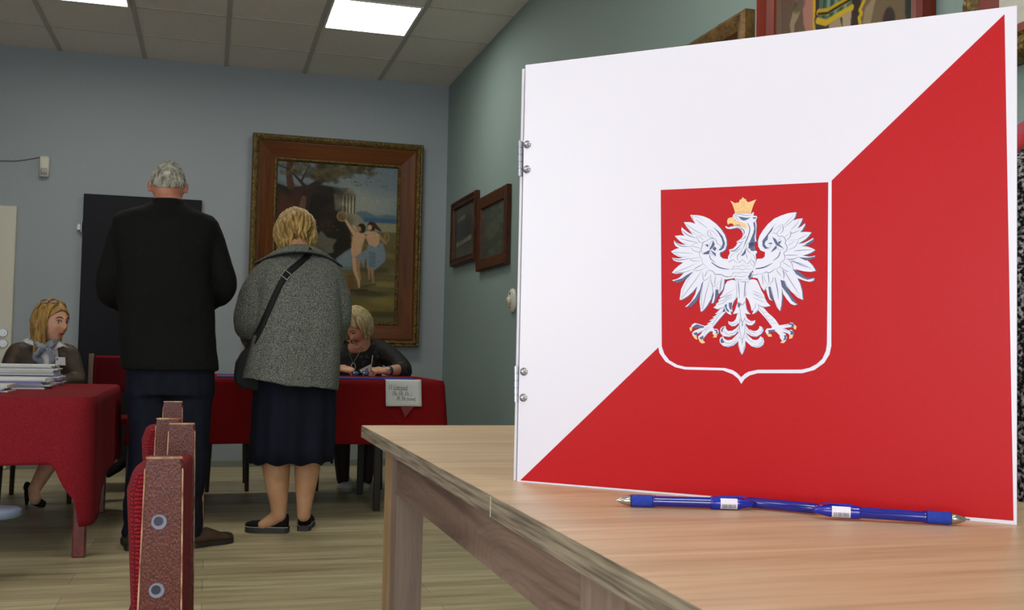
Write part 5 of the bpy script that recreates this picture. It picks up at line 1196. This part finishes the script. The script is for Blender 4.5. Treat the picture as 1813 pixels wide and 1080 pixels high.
L_s, R_s = smooth_list(L_s), smooth_list(R_s); n = len(L_s); sm = MB(); sm.add(L_s+R_s, [(i, i+1, n+i+1, n+i) for i in range(n-1)])
st_ = obj('strap', sm, m_blk, bag, True); q_ = st_.modifiers.new('s', 'SOLIDIFY'); q_.thickness = .004; q_.offset = 0
i = 16; c0 = (L_s[i]+R_s[i])/2; td = (L_s[i+2]-L_s[i-2]).normalized(); sd = (R_s[i]-L_s[i]).normalized(); nn = Vector((0, -1, 0))
bk = MB(); q4 = [c0+td*.017+sd*.018+nn*.007, c0+td*.017-sd*.018+nn*.007, c0-td*.017-sd*.018+nn*.007, c0-td*.017+sd*.018+nn*.007]
for a, b_ in zip(q4, q4[1:]+q4[:1]): bk.tube([a, b_], .0028, 8, cap='round')
obj('buckle', bk, m_steel, st_, True)

# ================= seated woman in black lace behind the table
Y_ = 6.66
lac = thing('person', 'person in a black lace blouse with short blonde hair, seated writing behind the right table', 'person', (.88, 6.8, 0))
hc = at_y(633, 577, Y_-.03); Mh = frame3((-.55, -.55, -.72), roll=.12)
bd = MB(); head(bd, hc, Mh, .98, 48)
ch = at_y(636, 622, Y_+.05)
bd.tube([hc+Vector((.02, .02, -.02)), at_y(640, 606, Y_+.02), ch], [.055, .058, .08], 20, cap='round')
bd.loft([(.90, 6.80, .40, .17, .13), (.90, 6.79, .55, .155, .12), (.90, 6.76, .72, .16, .12), (.90, 6.74, .83, .15, .10), (.90, 6.72, .91, .08, .06)], 28)
lh = at_y(622, 655, 6.40); rh = at_y(656, 655, 6.40)
SL, EL, WL = Vector((.75, 6.74, .875)), Vector((.66, 6.62, .76)), at_y(598, 652, 6.42)
SR, ER, WR = at_y(672, 620, 6.72), at_y(712, 655, 6.56), at_y(684, 657, 6.42)
bd.tube([SL, EL, WL], [.05, .043, .027], 16, cap='round'); bd.tube([SR, ER, ER.lerp(WR, .5), WR], [.05, .045, .036, .026], 16, cap='round')
hand(bd, WL, (lh-WL), (0, -.5, .85), -1, .65, .88); hand(bd, WR, (rh-WR)+Vector((0, -.01, .0)), (0, -.5, .85), 1, .75, .88)
for sx, ft in ((-1, at_z(611, 872, 0)), (1, at_z(650, 872, 0))):
    hip = Vector((.90+sx*.09, 6.80, .46)); kn = Vector((.885+sx*.10, 6.47, .47)); an = Vector((ft.x+.005*sx, ft.y+.09, .07)); bd.tube([hip, kn], [.085, .06], 16, cap='round'); bd.tube([kn, kn.lerp(an, .35)+Vector((0, .02, 0)), an], [.058, .052, .033], 16, cap='round')
organic('body', bd, .0065, m_skin, lac, 1); face_bits(lac, hc, Mh, .98)
def lacemat():
    M = mat('black lace', (.055, .052, .055), .75); N = M.node_tree.nodes; L = M.node_tree.links; b = N['Principled BSDF']
    tc = N.new('ShaderNodeTexCoord'); v = N.new('ShaderNodeTexNoise'); v.inputs['Scale'].default_value = 38; v.inputs['Detail'].default_value = 4; L.new(tc.outputs['Object'], v.inputs['Vector'])
    r = N.new('ShaderNodeValToRGB'); r.color_ramp.elements[0].position = .56; r.color_ramp.elements[0].color = (*lin((.06, .058, .06)), 1); r.color_ramp.elements[1].position = .68; r.color_ramp.elements[1].color = (*lin((.30, .25, .23)), 1)
    L.new(v.outputs['Fac'], r.inputs[0]); L.new(r.outputs[0], b.inputs['Base Color']); return M
m_lace = lacemat(); bl = MB()
bl.loft([(.90, 6.80, .42, .185, .145), (.90, 6.79, .55, .172, .136), (.90, 6.76, .72, .178, .136), (.905, 6.745, .84, .182, .122), (.915, 6.735, .895, .15, .095), (.93, 6.735, .93, .085, .062)], 32)
bl.tube(spline([SL+Vector((.05, 0, .02)), SL, SL.lerp(EL, .6), EL], 4), [.062]*6+[.058]*7, 18, cap='round')
bl.tube(spline([SR+Vector((-.05, 0, .012)), SR, SR.lerp(ER, .55)+Vector((.008, 0, .01)), ER+Vector((.005, 0, 0)), ER.lerp(WR, .12)], 4), spl_r([.064, .068, .066, .062, .056], 17), 18, cap='round')
lbo = organic('lace_blouse', bl, .008, m_lace, lac, 3, lambda co: .003*noise.noise(co*14))
# open neckline, necklaces
nk = at_y(628, 617, 6.60); nm_ = MB(); nm_.loft([(nk.x+.012, 6.66, nk.z-.05, .008, .005), (nk.x+.014, 6.645, nk.z-.025, .040, .020), (nk.x+.02, 6.65, nk.z+.0, .058, .030), (nk.x+.025, 6.67, nk.z+.03, .060, .036)], 20); obj('neckline', nm_, m_skinr, lac, True)
pr = MB(); 
for k_ in range(15):
    f_ = k_/14; px = 619+27*f_; py = 605+13*math.sin(PI*f_)-6*f_; pr.sphere(at_y(px, py, 6.60), .0052, 8)
obj('pearl_necklace', pr, mat('pearl', (.80, .72, .58), .3), lac, True)
cn = MB(); a = [at_y(x, y, 6.585) for x, y in ((617, 612), (620, 630), (625, 643), (632, 632), (639, 618))]; cn.tube(a, .0013, 5); m_silver = mat('silver', (.72, .70, .64), .3, metal=.8)
pc = at_y(625.5, 650, 6.58); cn.tube([pc+Vector((math.sin(t_)*.013, 0, math.cos(t_)*.02*(1 if math.cos(t_) < 0 else 1.3))) for t_ in np.linspace(0, 2*PI, 17)], .0035, 8); obj('pendant_chain', cn, m_silver, lac, True)
wt = MB(); wc = WR.lerp(ER, .12); wd = (ER-WR).normalized(); wt.tube([wc-wd*.012, wc+wd*.012], [.0295, .031], 18); wo = obj('wrist_watch', wt, mat('watch strap', (.20, .24, .40), .5), lac, True)
obj('watch_face', MB().tube([wc+Vector((0, -.026, .012)), wc+Vector((0, -.034, .016))], [.012, .011], 16), m_silver, wo, True)
m_wh = mat('ash blonde hair', (.76, .70, .53), .55, col2=(.55, .47, .31), vscale=22, bump=.5, bscale=60, stretch=(3, 3, .6)); m_wh2 = mat('pale grey strands', (.62, .60, .50), .6)
bob(lac, hc, Mh, 1.0, (m_wh, m_wh2), 21, .03, 1.95, 1.17, .006, down=(.1, 0, -1), th_skip=1.15)
tg = MB()
for sx, ft in ((-1, at_z(611, 872, 0)), (1, at_z(650, 872, 0))):
    hip = Vector((.90+sx*.09, 6.80, .46)); kn = Vector((.885+sx*.10, 6.47, .47)); an = Vector((ft.x+.005*sx, ft.y+.09, .07)); tg.tube([hip, kn], [.092, .068], 16, cap='round'); tg.tube([kn, kn.lerp(an, .35)+Vector((0, .02, 0)), an], [.066, .060, .040], 16, cap='round')
organic('tights', tg, .009, mat('dark brown tights', (.17, .13, .12), .6), lac, 2)
m_wsh = mat('white canvas', (.80, .80, .78), .7); m_wso = mat('white rubber', (.62, .62, .58), .6)
for px in (612, 651):
    h0 = at_z(px, 868, 0); foot_shoe('shoe', lac, (h0.x+.004, h0.y+.16, 0), (-.05 if px < 630 else -.25, -1, 0), .24, .10, .115, (m_wsh, m_wso), .018, False)
bdg = MB(); cc = [at_y(x, y, 6.56) for x, y in ((636, 655), (658, 644), (660, 657), (643, 665))]; bdg.extr(cc, Vector((0, .001, 0))); bo_ = tag(obj('name_badge', bdg, m_paper), 'white card hanging before the chest of the person in black lace', 'badge')
dt = MB().extr([p.lerp(sum(cc, Vector())/4, .75)+Vector((0, -.0012, .004)) for p in cc], Vector((0, .0005, 0))); obj('badge_mark', dt, mat('blue grey print', (.45, .5, .62), .5), bo_)
# reading glasses on the folder
gl = thing('spectacles', 'pair of glasses with blue shining lenses between the hands on the blue folder', 'glasses', (.86, 6.30, RTZ))
for px in (629.5, 647.5):
    c_ = at_y(px, 660.5, 6.36); rg_ = MB(); rg_.tube([c_+Vector((math.cos(a)*.022, -.01*math.sin(a), math.sin(a)*.013)) for a in np.linspace(0, 2*PI, 21)], .0018, 6); obj('rim', rg_, mat('dark rim', (.12, .12, .2), .3), gl, True)
    ln = MB(); ln.sphere(c_, (.0215, .003, .0125), 16); obj('lens', ln, mat('blue lens', (.45, .62, .80), .05, metal=.4, spec=.8), gl, True)
a, b_ = at_y(634.5, 661, 6.36), at_y(642.5, 661, 6.36); obj('bridge', MB().tube([a, a.lerp(b_, .5)+Vector((0, 0, .004)), b_], .0016, 6), MATS['dark rim'], gl, True)
pn = at_y(655, 648, 6.40); tag(obj('pen', MB().tube([at_y(660, 629, 6.43), at_y(656, 657, 6.38)], .0035, 8), mat('pale pen', (.55, .52, .55), .3)), 'thin pale pen held upright by the person in black lace', 'pen')

# ================= seated woman in the brown jacket at the left table
Y_ = 6.18
bln = thing('person', 'person with long blonde hair in a brown jacket, seated at the left table', 'person', (-.86, 6.35, 0))
hc = at_y(91, 571, Y_); Mh = frame3((.76, -.64, -.04), roll=-.04)
bd = MB(); head(bd, hc, Mh, 1.02, 56)
bd.tube([hc+Vector((-.01, .01, -.04)), at_y(80, 606, Y_+.04), at_y(78, 630, Y_+.08)], [.050, .048, .08], 20, cap='round')
tcx = at_y(74, 640, Y_+.10).x
bd.loft([(tcx, 6.36, .42, .15, .13), (tcx, 6.35, .55, .13, .11), (tcx, 6.31, .70, .14, .11), (tcx, 6.29, .80, .15, .10), (tcx, 6.28, .84, .10, .07)], 28)
SLb, ELb, WLb = at_y(30, 628, 6.29), at_y(16, 672, 6.22), at_y(50, 680, 6.02); SRb, ERb, WRb = at_y(121, 630, 6.29), at_y(134, 672, 6.24), at_y(104, 682, 6.08)
for S_, E_p, W_p, sg_ in ((SLb, ELb, WLb, 1), (SRb, ERb, WRb, -1)): bd.tube([S_, E_p, W_p], [.045, .038, .028], 14, cap='round'); hand(bd, W_p, Vector((sg_*.8, -.4, 0)), (0, 0, 1), -sg_, .4, .85)
# legs: near foot on the floor in a heeled shoe, other leg crossed
ft = at_z(62, 898, 0); kn = at_y(104, 790, 6.22); an = at_y(60, 868, 6.10)
bd.tube([Vector((tcx+.07, 6.36, .45)), Vector((kn.x+.05, 6.16, .50)), ], [.085, .062], 16, cap='round')
bd.tube([Vector((kn.x+.05, 6.16, .50)), kn.lerp(an, .3)+Vector((0, .0, 0)), an, at_y(62, 884, 6.07)], [.058, .050, .032, .030], 16, cap='round')
k2 = Vector((tcx+.16, 6.20, .50)); a2 = at_y(202, 822, 6.35); bd.tube([Vector((tcx-.05, 6.36, .45)), k2], [.085, .06], 16, cap='round'); bd.tube([k2, k2.lerp(a2, .4), a2], [.057, .048, .030], 16, cap='round')
organic('body', bd, .006, m_skin, bln, 1); face_bits(bln, hc, Mh, 1.02)
m_brn = mat('brown jacket', (.29, .235, .18), .6, col2=(.20, .16, .125), vscale=18, bump=.3, bscale=90); jb = MB()
jb.loft([(tcx, 6.36, .43, .165, .145), (tcx, 6.35, .55, .155, .13), (tcx, 6.31, .68, .165, .13), (tcx, 6.30, .77, .175, .12), (tcx, 6.29, .815, .165, .105), (tcx, 6.285, .848, .115, .08), (tcx+.005, 6.28, .868, .07, .06)], 32)
for S_, E_p, W_p in ((SLb, ELb, WLb), (SRb, ERb, WRb)): jb.tube(spline([S_+Vector((.03 if S_.x < tcx else -.03, 0, .01)), S_, E_p, E_p.lerp(W_p, .6), W_p], 4), spl_r([.056, .060, .054, .048, .042], 17), 18, cap='round')
organic('jacket', jb, .008, m_brn, bln, 3, lambda co: .005*noise.noise(co*11))
m_shirt = mat('white cotton', (.86, .86, .86), .75)
yC = 6.155
def patch(nm, pts, dep, mt, par, bulge=0, thick=.006):
    P_ = [at_y(x, y, dep) for x, y in pts]; b_ = MB().extr(P_, Vector((0, thick, 0))); o = obj(nm, b_, mt, par); bevel(o, .0015, 2); return o
def band(nm, rows, mt, par, smooth=True):
    """rows: list of cross lines, each a list of (px,py,depth)"""
    n_ = len(rows[0]); v_ = [at_y(*p) for r in rows for p in r]; b_ = MB().add(v_, [(i*n_+j, i*n_+j+1, (i+1)*n_+j+1, (i+1)*n_+j) for i in range(len(rows)-1) for j in range(n_-1)])
    o = obj(nm, b_, mt, par, smooth, fix=False); q_ = o.modifiers.new('s', 'SOLIDIFY'); q_.thickness = .004; q_.offset = 0; return o
band('shirt_front', [[(57, 600, 6.19), (70, 612, 6.16), (84, 616, 6.155), (100, 602, 6.18)], [(62, 615, 6.17), (71, 630, 6.155), (84, 634, 6.15), (101, 612, 6.165)], [(67, 640, 6.155), (74, 645, 6.15), (86, 645, 6.15), (104, 636, 6.155)], [(74, 668, 6.15), (84, 668, 6.15), (95, 668, 6.15), (108, 664, 6.15)]], m_shirt, bln)
band('shirt_collar', [[(40, 602, 6.20), (56, 597, 6.21), (66, 598, 6.21)], [(45, 607, 6.155), (58, 605, 6.15), (67, 610, 6.15)], [(53, 609, 6.145), (60, 612, 6.14), (68, 622, 6.145)]], m_shirt, bln)
band('shirt_collar', [[(98, 596, 6.21), (104, 603, 6.20), (113, 609, 6.20)], [(98, 606, 6.15), (107, 610, 6.15), (122, 617, 6.16)], [(97, 620, 6.145), (103, 616, 6.145), (112, 613, 6.15)]], m_shirt, bln)
m_scf = mat('grey blue chiffon scarf', (.66, .70, .74), .7, col2=(.42, .46, .52), vscale=30, bump=.4, bscale=40); sc = MB()
sc.tube(spline([at_y(64, 601, 6.20), at_y(67, 608, 6.135), at_y(78, 613, 6.12), at_y(92, 608, 6.13), at_y(103, 598, 6.19)], 4), spl_r([.014, .020, .022, .022, .014], 17), 10, cap='round')
sc.tube(spline([at_y(78, 610, 6.11), at_y(70, 622, 6.11), at_y(64, 632, 6.125), at_y(71, 640, 6.13), at_y(72, 646, 6.13)], 4), spl_r([.012, .020, .022, .018, .012], 17), 10, cap='round', flat=.4)
sc.tube(spline([at_y(82, 611, 6.11), at_y(88, 622, 6.11), at_y(93, 634, 6.125), at_y(91, 646, 6.13)], 4), spl_r([.012, .018, .024, .018], 13), 10, cap='round', flat=.4)
obj('scarf', sc, m_scf, bln, True)
bdg = thing('name_badge', 'white name badge pinned on the brown jacket', 'badge', at_y(106, 640, 6.12))
obj('card', MB().extr([at_y(x, y, 6.125) for x, y in ((98, 632), (115.5, 632.5), (116, 647), (99, 646.5))], Vector((0, .002, 0))), m_paper, bdg)
obj('printed_emblem', MB().extr([at_y(x, y, 6.1235) for x, y in ((99.5, 634), (103, 634), (103, 637), (101.2, 638.5), (99.5, 637))], Vector((0, .001, 0))), mat('badge print', (.45, .40, .52), .5), bdg)
m_hb = mat('golden blonde hair', (.74, .58, .30), .5, col2=(.50, .37, .17), vscale=20, bump=.5, bscale=60, stretch=(3, 3, .5)); m_hb2 = mat('brown strands', (.42, .31, .18), .6)
bob(bln, hc, Mh, 1.02, (m_hb, m_hb2), 31, .105, 1.75, 1.12, .006, th_skip=1.25, th_far=1.75)
fl = MB(); rg = random.Random(9)
for i in range(22):   # parted front hair falling beside the face
    for sx in ((-1, 1) if i > 15 else (1,)):
        f_ = i/21; th = sx*(1.12+.6*f_); pts = [cap_pt(sx*.15, .25, 1.12), cap_pt(sx*(.35+.45*f_), .55+.1*f_, 1.14), cap_pt(th*.85, .95+.2*f_, 1.16), cap_pt(th, 1.45, 1.16), cap_pt(th*1.05, 1.9, 1.10)]
        e = Vector(pts[-1]); pts.append(e+Vector((0, -.01, -.06))); pts.append(e+Vector((0, -.015, -.11-rg.uniform(0, .03)))); hair_clumps(fl, hc, Mh, [(pts, .0065, .002)], 1.02, 500+i, .004)
obj('front_hair', fl, m_hb, bln, True)
gs = thing('spectacles', 'brown framed glasses pushed up on the blonde hair', 'glasses', hc+Vector((0, 0, .1)))
for px in (80.5, 95.5):
    c_ = at_y(px, 534, Y_-.10); g_ = MB(); g_.tube([c_+Vector((math.cos(a)*.0215, math.sin(a)*.010, math.sin(a)*.0105)) for a in np.linspace(0, 2*PI, 21)], .0026, 6); obj('rim', g_, mat('brown spectacle rim', (.33, .16, .13), .35), gs, True)
    obj('lens', MB().sphere(c_, (.020, .002, .0095), 14, 0, Matrix.Rotation(-.7, 3, 'X')), mat('smoky lens', (.50, .42, .35), .1, alpha=.35), gs, True)
g_ = MB().tube(spline([at_y(73, 537, Y_-.075), at_y(67, 546, Y_-.05), at_y(63, 556, Y_-.01), at_y(60, 566, Y_+.03)], 4), .0026, 6); obj('temple_arm', g_, MATS['brown spectacle rim'], gs, True)
# heeled shoes
def pump(par, heel, d, hh, L_=.2, mt=m_suede):
    d = Vector(d).normalized(); sd = Vector((d.y, -d.x, 0)); up = Vector((0, 0, 1)); heel = Vector(heel); vs_ = []; m_ = 10
    for f_, w_, z0_, z1_ in ((0, .5, hh, hh+.055), (.08, .75, hh*.98, hh+.05), (.3, .72, hh*.72, hh+.01), (.5, .85, hh*.34, hh*.5+.02), (.68, 1, .006, .045), (.85, .9, .003, .04), (.97, .5, .003, .025), (1, .2, .006, .014)):
        for k_ in range(m_):
            a = 2*PI*k_/m_; vs_.append(heel+d*L_*f_+sd*math.cos(a)*.036*w_+up*((z0_+z1_)/2+math.sin(a)*(z1_-z0_)/2))
    b_ = MB().add(vs_, [(i*m_+k_, i*m_+(k_+1) % m_, (i+1)*m_+(k_+1) % m_, (i+1)*m_+k_) for i in range(7) for k_ in range(m_)]+[tuple(range(m_))[::-1], tuple(range(7*m_, 8*m_))])
    so = obj('shoe', b_, mt, par, True); obj('heel', MB().tube([heel+d*.012+up*hh, heel+d*.006], [.018, .007], 10), mt, so, True)
h0 = at_z(46, 893, 0); pump(bln, h0, (.55, -.8, 0), .07, .19)
v = MB(); t0, t1 = at_y(222, 815, 6.36), at_y(192, 840, 6.28); v.tube([t0+Vector((.02, .02, .01)), t0, t0.lerp(t1, .5), t1], [.018, .030, .032, .020], 12, cap='round', flat=.7); obj('shoe', v, m_suede, bln, True)

# ================= person in a tweed coat seated beside the near table, mostly outside the frame
Y_ = 1.12
tw = thing('person', 'person in a black and grey tweed coat at the right edge beside the oak table', 'person', (1.18, Y_, 0))
hc = Vector((1.20, 1.08, 1.43)); Mh = frame3((-.6, .75, -.35)); bd = MB(); head(bd, hc, Mh, 1.0); bd.tube([hc-Vector((0, 0, .04)), (1.20, 1.10, 1.28), (1.20, 1.12, 1.18)], [.055, .058, .09], 18, cap='round')
bd.loft([(1.2, 1.12, .45, .15, .12), (1.2, 1.12, .8, .14, .11), (1.2, 1.12, 1.1, .16, .1), (1.2, 1.12, 1.22, .1, .07)], 24)
for sx in (-1, 1):
    bd.tube([(1.2+sx*.09, 1.12, .5), (1.17+sx*.10, 1.48, .5)], [.08, .06], 14, cap='round'); bd.tube([(1.17+sx*.10, 1.48, .5), (1.17+sx*.10, 1.46, .08)], [.056, .04], 14, cap='round')
    bd.tube([(1.2+sx*.17, 1.12, 1.13), (1.2+sx*.2, 1.16, .88), (1.2+sx*.12, 1.36, .80)], [.045, .04, .03], 12, cap='round'); hand(bd, (1.2+sx*.12, 1.36, .80), (-sx*.3, .8, -.1), (0, 0, 1), -sx, .5)
organic('body', bd, .008, m_skin, tw, 2)
m_btw = tweed('black and grey tweed', (.07, .07, .075), (.66, .65, .65), 190); ctw = MB()
xl = at_y(1784, 500, 1.05).x
xo = .955
ctw.loft([(xo+.25, 1.12, .40, .25, .20, 3), (xo+.24, 1.12, .7, .24, .19, 3), (xo+.235, 1.12, 1.0, .235, .17, 3), (xo+.235, 1.12, 1.12, .225, .15, 2.6), (xo+.24, 1.12, 1.18, .17, .11), (xo+.245, 1.12, 1.235, .08, .07)], 32)
for sx in (-1, 1): ctw.tube(spline([(1.2+sx*.14, 1.12, 1.12), (1.2+sx*.185, 1.12, 1.08), (1.2+sx*.205, 1.15, .88), (1.2+sx*.13, 1.34, .81)], 4), spl_r([.07, .075, .068, .055], 13), 16, cap='round')
m_btw.node_tree.nodes['Color Ramp'].color_ramp.elements[0].position = .48; m_btw.node_tree.nodes['Color Ramp'].color_ramp.elements[1].position = .68
organic('coat', ctw, .01, m_btw, tw, 3, lambda co: .006*noise.noise(co*9))
rs_ = MB(); p0 = at_y(1803, 238, 1.0); rs_.tube(spline([p0+Vector((-.01, 0, -.012)), p0+Vector((.03, .0, .015)), p0+Vector((.10, -.01, .045)), p0+Vector((.2, .0, .05)), p0+Vector((.26, .1, .05))], 4), .013, 10, cap='round'); obj('scarf', rs_, mat('red patterned scarf', (.70, .12, .16), .8, col2=(.55, .30, .34), vscale=60), tw, True)
plc = thing('chair', 'chair under the person in the black and grey tweed coat', 'chair', (1.2, 1.1, 0))
obj('seat', MB().box((.99, .92, .40), (1.41, 1.34, .44), 0, .01), m_dark, plc)
for x in (1.01, 1.39):
    for y in (.94, 1.32): obj('leg', MB().tube([(x, y, 0), (x, y, .41)], .015, 8), m_dark, plc)
